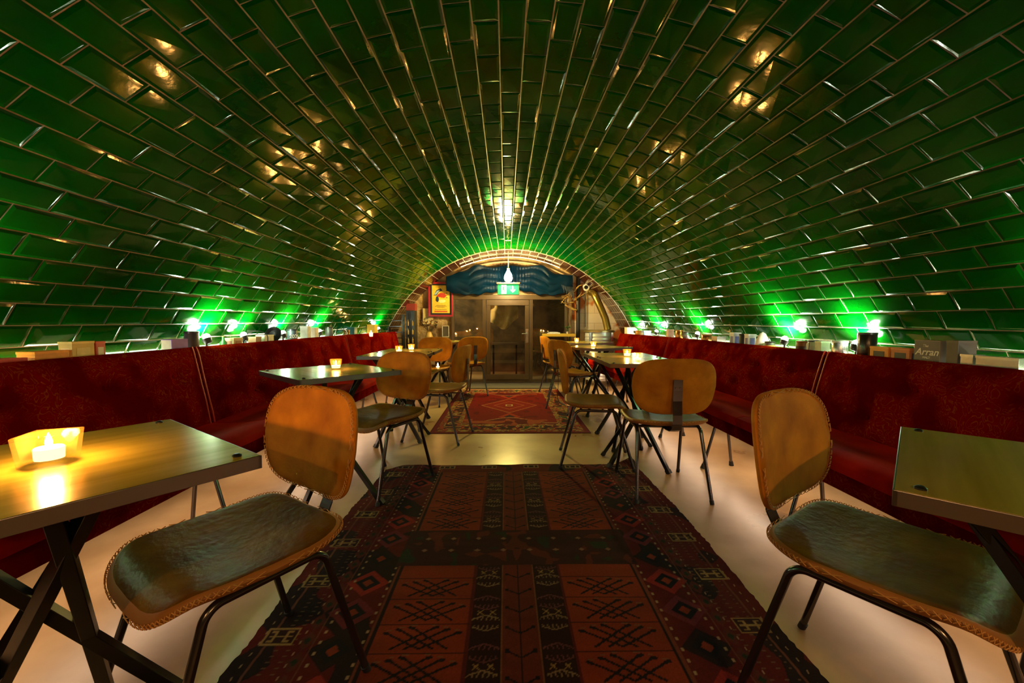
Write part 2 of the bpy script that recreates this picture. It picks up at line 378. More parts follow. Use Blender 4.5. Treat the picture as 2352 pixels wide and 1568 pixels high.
# ------------------------------------------------------------------ rugs (woven pattern as vertex colour)
RM = attr_mat('woven_wool')
def rug_mesh(name, x0, x1, y0, y1, res, colfn, edgefn=None, zfn=None, th=0.004):
    nx, ny = int((x1-x0)/res), int((y1-y0)/res)
    X, Y = np.meshgrid(np.linspace(x0, x1, nx+1), np.linspace(y0, y1, ny+1))
    col = colfn(X, Y)
    Z = np.full(X.shape, th) + (zfn(X, Y) if zfn else 0)
    XX, YY = edgefn(X, Y) if edgefn else (X, Y)
    n = X.size
    co = np.stack([XX, YY, Z], -1).reshape(-1, 3)
    idx = np.arange(n).reshape(ny+1, nx+1)
    q = np.stack([idx[:-1, :-1], idx[:-1, 1:], idx[1:, 1:], idx[1:, :-1]], -1).reshape(-1, 4)
    # skirt down to the floor
    border = np.concatenate([idx[0, :], idx[1:, -1], idx[-1, -2::-1], idx[-2:0:-1, 0]])
    sk = co[border].copy(); sk[:, 2] = 0.0005
    m = len(border); b0 = n
    sq = np.stack([border, b0+np.arange(m), b0+(np.arange(m)+1) % m, np.roll(border, -1)], -1)
    me = bpy.data.meshes.new(name); me.from_pydata(np.concatenate([co, sk]).tolist(), [], np.concatenate([q, sq]).tolist())
    ca = me.color_attributes.new('pattern', 'FLOAT_COLOR', 'POINT')
    c4 = np.ones((n+m, 4), np.float32); c4[:n, :3] = col.reshape(-1, 3); c4[n:, :3] = col.reshape(-1, 3)[border]
    ca.data.foreach_set('color', c4.ravel())
    me.materials.append(RM); me.update()
    o = bpy.data.objects.new(name, me); C.objects.link(o); return o
rng = np.random.default_rng(4)
def paint(col, mask, c): col[mask] = c
def vnoise(X, Y, s, seed):
    r = np.random.default_rng(seed); g = r.random((64, 64))
    u = (X*s) % 63; v = (Y*s) % 63; i = u.astype(int); j = v.astype(int); fu = u-i; fv = v-j
    return g[j, i]*(1-fu)*(1-fv)+g[j, i+1]*fu*(1-fv)+g[j+1, i]*(1-fu)*fv+g[j+1, i+1]*fu*fv
def seg(X, Y, x0, y0, x1, y1, w):
    dx, dy = x1-x0, y1-y0; t = np.clip(((X-x0)*dx+(Y-y0)*dy)/(dx*dx+dy*dy+1e-9), 0, 1)
    return np.hypot(X-x0-t*dx, Y-y0-t*dy) < w
DK = (0.018, 0.006, 0.006); MR = (0.11, 0.007, 0.004); RD = (0.26, 0.034, 0.010); RED = (0.30, 0.022, 0.014); GOLD = (0.36, 0.22, 0.075); BLK = (0.008, 0.006, 0.008); GRN = (0.02, 0.03, 0.012)
CX = 0.048; W = 0.90
def kilim(X, Y):
    col = np.zeros(X.shape+(3,)); col[:] = MR
    d = np.abs(X-CX)
    # flecked outer ground
    n = vnoise(X, Y, 9, 1); col[n > 0.6] = DK
    # lozenge band
    bandc = 0.60
    yy = (Y % 0.17)/0.17-0.5
    for (c0, ww, hh, cc) in ((bandc, 0.085, 0.48, RED), (bandc, 0.05, 0.30, BLK), (bandc, 0.022, 0.14, RD)):
        cell = np.floor(Y/0.17).astype(int)
        m = (np.abs(d-c0)/ww+np.abs(yy)/hh) < 1
        col[m] = cc
        alt = m & (cell % 3 == 1) & (cc == RED); col[alt] = DK
        alt = m & (cell % 3 == 2) & (cc == RED); col[alt] = (0.16, 0.02, 0.03)
    yb = (Y % 0.085)/0.085-0.5
    m = (np.abs(d-0.70)/0.03+np.abs(yb)/0.5 < 1); col[m] = (0.11, 0.02, 0.012)
    m = (np.abs(d-0.70)/0.03+np.abs(yb)/0.5 < 0.4); col[m] = GRN
    # dotted guard lines
    for g in (0.50, 0.675, 0.83):
        col[np.abs(d-g) < 0.004] = (0.16, 0.05, 0.03)
    for g in (0.515, 0.655, 0.72, 0.86):
        col[(np.abs(d-g) < 0.004) & ((Y % 0.045) < 0.010)] = (0.40, 0.26, 0.15)
    col[(np.abs(d-0.765) < 0.05) & ((Y % 0.022) < 0.004) & (((X*70).astype(int)) % 3 == 0)] = (0.17, 0.09, 0.05)
    # square key motifs near the long edges
    for sx in (-1, 1):
        for k in range(9):
            cy = 0.46+k*0.292+(0.03 if sx > 0 else 0); cx = CX+sx*0.80
            u, v = (X-cx)/0.057, (Y-cy)/0.038
            inn = (np.abs(u) < 1) & (np.abs(v) < 1)
            ring = inn & ((np.abs(u) > 0.86) | (np.abs(v) > 0.80))
            au, av = np.abs(u), np.abs(v)
            key = inn & (((au > 0.28) & (au < 0.42) & (av < 0.62)) | ((av > 0.45) & (av < 0.62) & (au > 0.28) & (au < 0.66)) | ((av < 0.09) & (au < 0.7)) )
            col[inn] = (0.035, 0.01, 0.008); col[ring | key] = GOLD
    # far and cross bands
    for k in range(6):
        cx = -0.72+k*0.30; cy = 2.93
        u, v = (X-cx)/0.055, (Y-cy)/0.030; inn = (np.abs(u) < 1) & (np.abs(v) < 1)
        ring = inn & ((np.abs(u) > 0.85) | (np.abs(v) > 0.72) | ((np.abs(np.abs(u)-0.4) < 0.08) & (np.abs(v) < 0.5)))
        col[inn] = DK; col[ring] = (0.28, 0.17, 0.08)
    # field sections
    for (ya, yb_) in ((2.03, 2.83), (0.62, 1.73)):
        sec = (Y > ya) & (Y < yb_)
        col[sec & (d < 0.50)] = DK
        col[sec & (d < 0.505) & (d > 0.495)] = (0.18, 0.04, 0.02)
        pan = sec & (d > 0.175) & (d < 0.485)
        tone = vnoise(X, Y, 6, 7)
        c = np.array(RD)[None, None, :]*(0.65+0.6*tone[..., None])
        col[pan] = c[pan]
        col[sec & (np.abs(d-0.175) < 0.005)] = (0.11, 0.01, 0.008)
        # branching motifs in rows
        step = 0.128
        nrow = int((yb_-ya)/step)
        for r_ in range(nrow):
            y0 = ya+step*(r_+0.5)
            col[pan & (np.abs(Y-(ya+step*(r_+1))) < 0.0025)] = (0.04, 0.008, 0.006)
            for sx in (-1, 1):
                cx = CX+sx*0.33
                for s in (-1, 1):
                    for q, (bx, tx, ty) in enumerate(((0.0, 0.115, 0.02), (-0.045, 0.075, 0.035), (-0.09, 0.035, 0.045))):
                        mm = seg(X, Y, cx+s*bx, y0-0.045, cx+s*tx, y0+ty, 0.0042) & pan
                        col[mm] = (0.012, 0.006, 0.008)
                        mm = seg(X, Y, cx+s*tx, y0+ty, cx+s*(tx+0.012), y0+ty+0.004, 0.0065) & pan
                        col[mm] = (0.012, 0.006, 0.008)
                        mm = seg(X, Y, cx+s*(tx-0.008), y0+ty+0.014, cx+s*(tx+0.008), y0+ty+0.014, 0.002) & pan
                        col[mm] = (0.22, 0.10, 0.05)
        # centre strip: two red tree bands and dark combs beside them
        ctr = sec & (d < 0.062); col[ctr] = (0.15, 0.022, 0.012)
        col[sec & (d < 0.004)] = BLK
        yk = (Y-ya) % 0.10
        col[ctr & (np.abs(yk-0.02-d*0.6) < 0.004) & (d < 0.045)] = BLK
        col[ctr & (np.abs(d-0.045) < 0.006) & (np.abs(yk-0.047) < 0.007)] = BLK
        col[sec & (np.abs(d-0.064) < 0.0025)] = (0.24, 0.09, 0.04)
        comb = sec & (d > 0.068) & (d < 0.168); col[comb] = (0.03, 0.006, 0.007)
        yc = ((Y-ya) % 0.235)/0.235; dc = (d-0.118)/0.05
        for h in (0.28, 0.72):
            hx = (np.abs(dc)*0.5+np.abs(yc-h)/0.17)
            sg = np.sign(yc-h)
            col[comb & (np.abs(hx-0.95) < 0.06) & (np.abs(dc) < 0.9) & (np.abs(yc-h) > 0.06)] = (0.30, 0.19, 0.10) if h < 0.5 else (0.17, 0.05, 0.06)
            tooth = comb & (hx < 0.95) & (np.abs(yc-h) > 0.05) & (np.abs(((dc+yc*1.4) * 3.1) % 1-0.5) < 0.13)
            col[tooth] = (0.26, 0.16, 0.09) if h < 0.5 else (0.16, 0.05, 0.06)
        xs = comb & (np.abs(yc-0.5) < 0.05) & (np.abs(np.abs(dc)-0.45) < 0.22) & (np.abs(np.abs(np.abs(dc)-0.45)/0.22-np.abs(yc-0.5)/0.05) < 0.22)
        col[xs] = GOLD
    band = (Y > 1.73) & (Y < 2.03) & (d < 0.52)
    nn = vnoise(X, Y, 22, 11)
    col[band] = (0.045, 0.009, 0.008)
    col[band & (nn > 0.72)] = (0.12, 0.018, 0.012)
    col[band & (nn < 0.2)] = GRN
    col[band & (np.abs((Y-1.88)) < 0.1) & (np.abs(((X-CX) % 0.12)/0.12-0.5)+np.abs(((Y) % 0.10)/0.10-0.5) < 0.12)] = (0.28, 0.14, 0.08)
    fleck = rng.random(X.shape)
    col *= 0.55*(0.85+0.3*fleck)[..., None]*(0.8+0.4*vnoise(X, Y*8, 4, 3))[..., None]
    return col
def kedge(X, Y):
    w = 0.010*(vnoise(Y*0+3.3, Y, 22, 40)-0.5)+0.012*np.sin(Y*3.1+1)+0.008*(vnoise(Y*0+5.1, Y, 90 if False else 60, 41)-0.5)
    ww = 0.012*(vnoise(X+3, X*0+2.2, 16, 42)-0.5)+0.006*np.sin(X*5)
    e = np.abs((X-CX)/W)**12
    XX = X+np.sign(X-CX)*e*w
    e2 = np.clip((Y-2.8)/0.18, 0, 1)**3
    # left far corner is worn round
    cut = np.clip((-X-0.70)/0.16, 0, 1)
    YY = Y+e2*ww-e2*cut*cut*0.13
    flip = np.clip((X-0.80)/0.14, 0, 1)*e2
    return XX, YY+flip*0.08
def kz(X, Y):
    return 0.003*np.clip(np.sin(X*7)*np.sin(Y*5), 0, 1)+0.03*np.clip((X-0.80)/0.14, 0, 1)*np.clip((Y-2.85)/0.13, 0, 1)
o = rug_mesh('rug', CX-W, CX+W, 0.45, 2.98, 0.0045, kilim, kedge, kz)
tag(o, 'long dark kilim rug with square key motifs along its edges, nearest the camera', 'rug')

def persian(X, Y):
    x0, x1, y0, y1 = -0.72, 0.80, 3.83, 6.38
    cx, cy = (x0+x1)/2, 5.12
    col = np.zeros(X.shape+(3,)); col[:] = (0.15, 0.008, 0.012)
    dx = np.minimum(X-x0, x1-X); dy = np.minimum(Y-y0, y1-Y); e = np.minimum(dx, dy*0.8)
    al = np.where(dx < dy*0.8, Y, X)
    def bandp(a, b_, base, cols, per, seed):
        m = (e > a) & (e < b_); col[m] = base
        n = vnoise(X, Y, per, seed)
        for i, c in enumerate(cols): col[m & (n > 0.45+0.14*i)] = c
    bandp(0.05, 0.105, (0.33, 0.20, 0.06), [(0.05, 0.02, 0.02), (0.30, 0.05, 0.02)], 42, 3)
    bandp(0.105, 0.22, (0.035, 0.012, 0.018), [(0.26, 0.02, 0.02), (0.42, 0.25, 0.08), (0.03, 0.06, 0.03)], 26, 5)
    bandp(0.22, 0.27, (0.36, 0.22, 0.07), [(0.06, 0.02, 0.02), (0.32, 0.06, 0.03)], 42, 9)
    fld = e > 0.27; col[fld] = (0.20, 0.008, 0.008)
    n = vnoise(X, Y, 12, 21); col[fld & (n > 0.72)] = (0.13, 0.006, 0.008)
    u, v = np.abs(X-cx)/0.34, np.abs(Y-cy)/0.42
    def ring(a, w_, c): col[fld & (np.abs(u+v-a) < w_)] = c
    col[fld & (u+v < 1)] = (0.25, 0.014, 0.008); ring(1.0, 0.03, (0.42, 0.16, 0.06)); ring(0.55, 0.03, (0.40, 0.10, 0.05))
    col[fld & (u < 0.13) & (v < 0.13)] = (0.55, 0.42, 0.2); col[fld & (u < 0.08) & (v < 0.08)] = (0.25, 0.02, 0.02)
    for s in (-1, 1):
        m = fld & (np.abs(X-cx)/0.12+np.abs(Y-(cy+s*0.62))/0.2 < 1); col[m] = (0.38, 0.04, 0.02)
        m = fld & (np.abs(X-cx)/0.06+np.abs(Y-(cy+s*0.62))/0.1 < 1); col[m] = (0.05, 0.02, 0.03)
        arc = np.abs((Y-cy)*s-(0.78-0.12*np.cos((X-cx)*7)))
        col[fld & (arc < 0.013)] = (0.42, 0.20, 0.10)
        col[fld & (((Y-cy)*s-(0.78-0.12*np.cos((X-cx)*7))) > 0.013)] = (0.12, 0.008, 0.014)
        m = fld & (((Y-cy)*s) > 0.72) & (n > 0.6); col[m] = (0.35, 0.07, 0.03)
    col[(Y > y1-0.06)] = (0.45, 0.30, 0.14)
    col[e < 0.015] = (0.09, 0.004, 0.01)
    col *= 0.62*(0.8+0.4*rng.random(X.shape))[..., None]
    return col
o = rug_mesh('rug', -0.72, 0.80, 3.83, 6.38, 0.008, persian)
tag(o, 'crimson medallion rug with patterned borders in front of the glass door', 'rug')
b = MB(); b.box((0.08, 6.64, 0.008), (1.42, 0.48, 0.016)); o = b.build('door_mat', noise_col(mat('grey_brush_mat', (0.07, 0.06, 0.05), 0.9), (0.05, 0.04, 0.035), (0.1, 0.085, 0.07), 120)[0], bevel=0.004)
tag(o, 'dark grey flat door mat between crimson rug and glass door', 'door mat')

# ------------------------------------------------------------------ banquettes
def bench(side, ends, label, ncol):
    """ends = ((y0, xseatfront0, xjunction0, xtop0), (y1, ...)): x values are unsigned distances"""
    (ya, f0, j0, t0), (yb, f1, j1, t1) = ends
    root = empty('banquette', (side*(f0+f1)/2, (ya+yb)/2, 0), 0, label, 'bench', 'red damask banquettes along the tiled walls' if False else None)
    ox, oy = root.location.x, root.location.y
    zs, zj, ztop = 0.47, 0.465, (0.893 if side < 0 else 0.862)
    zb = 0.32
    L_ = yb-ya
    def P(u, x0, x1, z): return Vector((side*(x0+(x1-x0)*u)-ox, ya+0.006+(L_-0.012)*u-oy, z))
    # back cushion: padded with tufts
    nb = max(3, int(round(L_/0.42)))
    tufts = []
    for i in range(nb):
        tufts.append(((i+0.5)/nb, 0.68)); 
    for i in range(nb-1 if nb > 2 else nb):
        tufts.append(((i+1.0)/nb, 0.30))
    nu, nv = max(40, int(L_/0.02)), 30
    def front(u, v):
        base = P(u, j0, j1, zj-0.06).lerp(P(u, t0, t1, ztop), v)
        pad = 0.05*(1-abs(2*u-1)**14)*(1-abs(2*v-1)**6)+0.005
        for (tu, tv) in tufts:
            du = (u-tu)*L_; dv = (v-tv)*0.48; dd = du*du+dv*dv
            pad -= 0.026*math.exp(-dd/0.0016)+0.012*math.exp(-dd/0.010)
        # soft puckers between tufts
        pad += 0.003*mnoise.noise(Vector((u*L_*9, v*4, side)))
        p = base.copy(); p.x -= side*pad; p.z += pad*0.35
        return p
    bk = MB()
    vs = [front(i/nu, j/nv) for j in range(nv+1) for i in range(nu+1)]
    fs = [(j*(nu+1)+i, j*(nu+1)+i+1, (j+1)*(nu+1)+i+1, (j+1)*(nu+1)+i) for j in range(nv) for i in range(nu)]
    n0 = len(vs)
    def rear(u, v):
        p = P(u, j0, j1, zj-0.06).lerp(P(u, t0, t1, ztop-0.01), v); p.x += side*0.012; return p
    vs += [rear(i/nu, v) for v in (0, 1) for i in range(nu+1)]
    for i in range(nu):
        fs.append((n0+i, n0+i+1, n0+nu+2+i, n0+nu+1+i))
        fs.append((nv*(nu+1)+i, nv*(nu+1)+i+1, n0+nu+2+i, n0+nu+1+i))
        fs.append((i, i+1, n0+i+1, n0+i))
    for c in (0, nu):
        fs.append(tuple([j*(nu+1)+c for j in range(nv+1)]+[n0+nu+1+c, n0+c]))
    bk.add(vs, fs); back = bk.build('backrest', M['damask'], root, smooth=True)
    for u in (0.004, 0.996):
        pp = MB()
        pts = [front(u, k/16)+Vector((-side*0.004, 0, 0.002)) for k in range(17)]
        pp.tube(pts, 0.0045, 6)
        pp.build('piping', M['piping'], back, smooth=True)
    for (tu, tv) in tufts:
        c = front(tu, tv); bb = MB(); bb.lathe([(0.0, 0), (0.011, 0.001), (0.013, 0.004), (0.009, 0.008), (0.0, 0.010)], (0, 0, 0), 12, cap=False)
        m = Matrix.Rotation(-side*PI/2*0.75, 3, 'Y')
        bb.v = [tuple(m @ Vector(v)+c) for v in bb.v]; bb.build('button', M['damask'], back, smooth=True)
    # seat cushion
    st = MB(); ns = max(24, int(L_/0.05)); nw = 10
    def top(u, v):
        p = P(u, f0, f1, zs).lerp(P(u, j0+0.03, j1+0.03, zj-0.03), v)
        ev = max(0, 1-v/0.12); p.z += 0.015*(1-abs(2*u-1)**10)*(1-ev**2)-0.018*ev**3
        p.z -= 0.015*math.sin(PI*v)
        return p
    vs = [top(i/ns, j/nw) for j in range(nw+1) for i in range(ns+1)]
    fs = [(j*(ns+1)+i, j*(ns+1)+i+1, (j+1)*(ns+1)+i+1, (j+1)*(ns+1)+i) for j in range(nw) for i in range(ns)]
    n0 = len(vs); vs += [P(i/ns, f0+0.0, f1+0.0, 0.455) + Vector((-side*0.008, 0, -0.02)) for i in range(ns+1)]+[P(i/ns, f0, f1, 0.40) for i in range(ns+1)]+[P(i/ns, j0+0.03, j1+0.03, 0.40) for i in range(ns+1)]
    for i in range(ns):
        fs += [(i, i+1, n0+i+1, n0+i), (n0+i, n0+i+1, n0+ns+2+i, n0+ns+1+i), (n0+ns+1+i, n0+ns+2+i, n0+2*ns+3+i, n0+2*ns+2+i), (n0+2*ns+2+i, n0+2*ns+3+i, nw*(ns+1)+i+1, nw*(ns+1)+i)]
    for c in (0, ns): fs.append(tuple([j*(ns+1)+c for j in range(nw+1)]+[n0+2*ns+2+c, n0+ns+1+c, n0+c]))
    st.add(vs, fs); st.build('seat', M['seat_velvet'], root, smooth=True)
    # skirt board under the seat
    sk = MB()
    a = P(0, f0+0.012, f1, zb); b_ = P(1, f0, f1+0.012, zb); c_ = P(1, f0, f1+0.04, zb); d_ = P(0, f0+0.04, f1, zb)
    lo = [a, b_, c_, d_]; hi = [p+Vector((0, 0, 0.10)) for p in lo]
    sk.add(lo+hi, [(0, 1, 2, 3), (4, 7, 6, 5), (0, 4, 5, 1), (1, 5, 6, 2), (2, 6, 7, 3), (3, 7, 4, 0)]); sk.build('skirt', M['damask'], root)
    bo = MB(); lo = [P(0, f0+0.04, f1, zb+0.04), P(1, f0, f1+0.04, zb+0.04), P(1, j0, j1, zb+0.04), P(0, j0, j1, zb+0.04)]; hi = [p+Vector((0, 0, 0.04)) for p in lo]
    bo.add(lo+hi, [(0, 1, 2, 3), (4, 7, 6, 5), (0, 4, 5, 1), (1, 5, 6, 2), (2, 6, 7, 3), (3, 7, 4, 0)]); bo.build('base_board', M['wood'], root)
    for u in [(k+0.5)/ncol for k in range(ncol)]:
        for (xo, fo, cap) in ((0.10, -0.02, 0), (0.16, 0.22, 1)):
            tp = P(u, f0+xo, f1+xo, zb+0.05); ft = P(u, f0+fo, f1+fo, 0.0)
            ft.y += 0.03*(1 if cap else -1)
            lg = MB(); lg.tube([tp, ft.lerp(tp, 0.04)], 0.010, 10); l = lg.build('leg', M['chair_steel'], root, smooth=True)
            cp = MB(); d = (tp-ft).normalized(); cp.tube([ft+Vector((0, 0, 0.001)), ft+d*0.035], [0.017, 0.013], 10); cp.build('foot_cap', M['rubber'], l, smooth=True)
    return root
LB = [((-0.3, 1.39, 1.80, 1.90), (2.52, 1.37, 1.79, 1.89)), ((2.52, 1.37, 1.79, 1.89), (4.78, 1.33, 1.76, 1.86)), ((4.78, 1.33, 1.76, 1.86), (6.3, 1.18, 1.58, 1.68))]
RB = [((-0.3, 1.44, 1.88, 2.00), (2.52, 1.43, 1.87, 1.99)), ((2.52, 1.43, 1.87, 1.99), (4.89, 1.39, 1.84, 1.96)), ((4.89, 1.39, 1.84, 1.96), (6.44, 1.26, 1.68, 1.79))]
bench(-1, LB[0], 'red damask banquette section nearest the camera along the left tiled wall', 3)
bench(-1, LB[1], 'red damask banquette, middle section of the left wall', 3)
bench(-1, LB[2], 'short bright red banquette section at the far end of the left wall', 2)
bench(1, RB[0], 'dark red damask banquette section nearest the camera along the right tiled wall', 3)
bench(1, RB[1], 'dark red banquette, middle section of the right wall', 3)
bench(1, RB[2], 'short red banquette section at the far end of the right wall, beside the stove', 2)

# LED strips under the benches
for side, segs, lab in ((-1, LB, 'warm white light strip under the left banquettes'), (1, RB, 'warm white light strip under the right banquettes')):
    b = MB(); 
    for (a, c) in segs:
        p0 = Vector((side*(a[1]+0.30), a[0]+0.05, 0.345)); p1 = Vector((side*(c[1]+0.30), c[0]-0.05, 0.345))
        d = Vector((0.02, 0, 0)); h = Vector((0, 0, 0.012))
        b.add([p0-d, p0+d, p1+d, p1-d, p0-d+h, p0+d+h, p1+d+h, p1-d+h], [(0, 1, 2, 3), (4, 7, 6, 5), (0, 4, 5, 1), (1, 5, 6, 2), (2, 6, 7, 3), (3, 7, 4, 0)])
    tag(b.build('light_strip', M['strip']), lab, 'light strip')
# ledge behind the backrests
for side, z, segs, lab in ((-1, 0.85, LB, 'narrow pale ledge behind the left banquettes'), (1, 0.82, RB, 'narrow pale ledge behind the right banquettes')):
    b = MB(); n = 40
    for i in range(n):
        def sec(y):
            for (a, c) in segs:
                if y <= c[0]+1e-6: break
            u = (y-a[0])/(c[0]-a[0]); return side*(a[3]+(c[3]-a[3])*u+0.022), wall_x(z, y, side)-side*0.012
        ya = -0.3+(segs[-1][1][0]+0.3)*i/n; yb = -0.3+(segs[-1][1][0]+0.3)*(i+1)/n
        x0, x1 = sec(ya); x2, x3 = sec(yb)
        b.add([(x0, ya, z-0.02), (x1, ya, z-0.02), (x3, yb, z-0.02), (x2, yb, z-0.02), (x0, ya, z), (x1, ya, z), (x3, yb, z), (x2, yb, z)], [(0, 3, 2, 1), (4, 5, 6, 7), (0, 1, 5, 4), (3, 7, 6, 2), (0, 4, 7, 3), (1, 2, 6, 5)])
    tag(b.build('ledge', M['wood']), lab, 'ledge')
    b = MB(); pts = [Vector((wall_x(z+0.02, yy, side)-side*0.028, yy, z+0.010)) for yy in [0.2+(segs[-1][1][0]-0.3)*k/30 for k in range(31)]]
    b.tube(pts, 0.006, 6); tag(b.build('light_strip', M['ledge_fill_strip'], smooth=True), 'added cool white light strip hidden along the back of the %s ledge' % ('left' if side < 0 else 'right'), 'light strip')  # added strip, hidden by the backrests, for an even glow on the low wall

# ------------------------------------------------------------------ chair
def sgn(x): return 1 if x >= 0 else -1
def sup(a, n=4.4):
    c, s = math.cos(a), math.sin(a)
    return sgn(c)*abs(c)**(2/n), sgn(s)*abs(s)**(2/n)
def seat_z(x, y):
    z = 0.452
    z += 0.022*(abs(x)/0.23)**2.2
    if y < -0.08: z += 0.030*((-0.08-y)/0.14)**1.6
    if y > 0.06: z += 0.010*((y-0.06)/0.18)-0.045*max(0, (y-0.15)/0.09)**2
    return z
def back_pt(a, b_):   # a: -1..1 across, b_: 0..1 up
    x = 0.242*a; z = 0.515+0.325*b_
    y = -0.222-0.045*b_+0.045*abs(a)**2.2
    return Vector((x, y, z))
def stitch(b, p, q, nrm, w=0.007):
    # a small crossed stitch between p and q
    d = (q-p); s = d.cross(nrm).normalized()*w
    for a0, a1 in ((p-s, q+s), (p+s, q-s)):
        b.tube([a0+nrm*0.0015, (a0+a1)/2+nrm*0.003, a1+nrm*0.0015], 0.0013, 4, cap=False)
def make_chair():
    root = empty('dining_chair', (0, 0, 0), 0, 'x', 'chair')
    N = 48
    # seat pad
    b = MB(); rings = []
    prof_top = [0.0, 0.3, 0.55, 0.75, 0.88, 0.95, 0.985, 1.0]
    drop = [0, 0, 0, 0.001, 0.003, 0.006, 0.011, 0.018]
    vs = []; fs = []
    def sp(r_, a, dz):
        u, v = sup(a); x = 0.232*r_*u; y = 0.012+0.228*r_*v
        if v > 0: x *= 1-0.06*v*r_
        return (x, y, seat_z(x, y)-dz)
    vs.append(sp(0, 0, 0))
    for r_, dz in list(zip(prof_top, drop))[1:]:
        vs += [sp(r_, 2*PI*k/N, dz) for k in range(N)]
    for r_, dz in ((0.985, 0.028), (0.93, 0.034), (0.6, 0.034), (0.25, 0.034)):
        vs += [sp(r_, 2*PI*k/N, dz) for k in range(N)]
    nr = (len(vs)-1)//N
    for k in range(N): fs.append((0, 1+k, 1+(k+1) % N))
    ml = [0]*N
    for r_ in range(nr-1):
        for k in range(N):
            fs.append((1+r_*N+k, 1+(r_+1)*N+k, 1+(r_+1)*N+(k+1) % N, 1+r_*N+(k+1) % N)); ml.append(0 if r_ < 4 else 1)
    fs.append(tuple(1+(nr-1)*N+k for k in range(N))); ml.append(1)
    b.v = vs; b.f = fs; b.m = ml
    seat = b.build('seat', [M['leather'], M['leather_edge']], root, smooth=True)
    b = MB(); K = 84
    for k in range(K):
        a0, a1 = 2*PI*(k+0.12)/K, 2*PI*(k+0.88)/K
        p = Vector(sp(1.004, a0, 0.016)); q = Vector(sp(1.004, a1, 0.016)); n = Vector((p.x, p.y-0.012, 0)).normalized(); stitch(b, p, q, n, 0.006)
    b.build('stitching', M['thread'], seat)
    # back pad
    b = MB(); vs = []; fs = []
    def bp(r_, a, off):
        u, v = sup(a, 3.7); A = r_*u; B = 0.5+0.5*r_*v
        w_ = 1-0.10*max(0, -v)*r_-0.03*max(0, v)*r_
        p = back_pt(A*w_, B); p.y += off; return p
    offs = [(0, 0.014), (0.3, 0.014), (0.6, 0.013), (0.85, 0.012), (0.95, 0.009), (0.99, 0.004), (1.0, 0.0), (0.99, -0.006), (0.95, -0.010), (0.8, -0.012), (0.4, -0.012), (0.0, -0.012)]
    vs.append(bp(0, 0, offs[0][1]))
    for r_, of in offs[1:-1]: vs += [bp(r_, 2*PI*k/N, of) for k in range(N)]
    vs.append(bp(0, 0, offs[-1][1])); nr = len(offs)-2
    for k in range(N): fs.append((0, 1+k, 1+(k+1) % N)); fs.append((len(vs)-1, 1+(nr-1)*N+k, 1+(nr-1)*N+(k+1) % N))
    for r_ in range(nr-1):
        for k in range(N): fs.append((1+r_*N+k, 1+(r_+1)*N+k, 1+(r_+1)*N+(k+1) % N, 1+r_*N+(k+1) % N))
    b.add(vs, fs); back = b.build('backrest', M['suede'], root, smooth=True)
    b = MB(); K = 70
    for k in range(K):
        a0, a1 = 2*PI*(k+0.12)/K, 2*PI*(k+0.88)/K
        p = bp(0.965, a0, 0.010); q = bp(0.965, a1, 0.010); stitch(b, p, q, Vector((0, 1, 0)), 0.005)
    b.build('stitching', M['thread'], back)
    # flat steel back bracket
    path = [(-0.06, 0.414), (-0.15, 0.412), (-0.215, 0.418), (-0.252, 0.436), (-0.268, 0.468), (-0.268, 0.52), (-0.262, 0.60), (-0.266, 0.66), (-0.272, 0.722)]
    b = MB(); hw = 0.026
    for i in range(len(path)-1):
        (y0, z0), (y1, z1) = path[i], path[i+1]
        d = Vector((0, y1-y0, z1-z0)).normalized(); n = Vector((0, -d.z, d.y))*0.004
        b.add([Vector((sx*hw, y, z))+n*s for (y, z) in ((y0, z0), (y1, z1)) for sx in (-1, 1) for s in (0, 1)], [(0, 1, 3, 2), (4, 6, 7, 5), (0, 2, 6, 4), (1, 5, 7, 3), (0, 4, 5, 1), (2, 3, 7, 6)])
    br = b.build('back_bracket', M['chair_steel'], root)
    for sx in (-1, 1):
        b = MB(); b.tube([(sx*0.012, -0.264, 0.675), (sx*0.012, -0.2755, 0.675)], 0.004, 8); b.build('screw', M['bright_steel'], br)
    # frame
    b = MB()
    for y in (-0.10, 0.10): b.tube([(-0.185, y, 0.417), (0.185, y, 0.417)], 0.009, 10)
    b.build('cross_bars', M['chair_steel'], root, smooth=True)
    for sx in (-1, 1):
        b = MB(); b.tube([(sx*0.185, -0.10, 0.417), (sx*0.185, 0.11, 0.417)], 0.0105, 12); b.build('side_rail', M['chair_steel'], root, smooth=True)
        for sy in (-1, 1):
            yb = -0.10 if sy < 0 else 0.11; yf = -0.25 if sy < 0 else 0.27
            pts = []
            for k in range(9):
                t = k/8*R(72); pts.append(Vector((sx*(0.185+0.004*math.sin(t)), yb+sy*0.045*math.sin(t), 0.417-0.045*(1-math.cos(t)))))
            pts.append(Vector((sx*0.214, yf-sy*0.002, 0.004)))
            b = MB(); b.tube(pts, 0.0105, 12); lg = b.build('leg', M['chair_steel'], root, smooth=True)
            b = MB(); b.tube([(sx*0.2145, yf, 0.0008), (sx*0.2135, yf-sy*0.008, 0.022)], 0.0122, 12); b.build('foot_cap', M['rubber'], lg, smooth=True)
    return root
chair = make_chair()
RZ = 0.0076   # feet standing on a rug
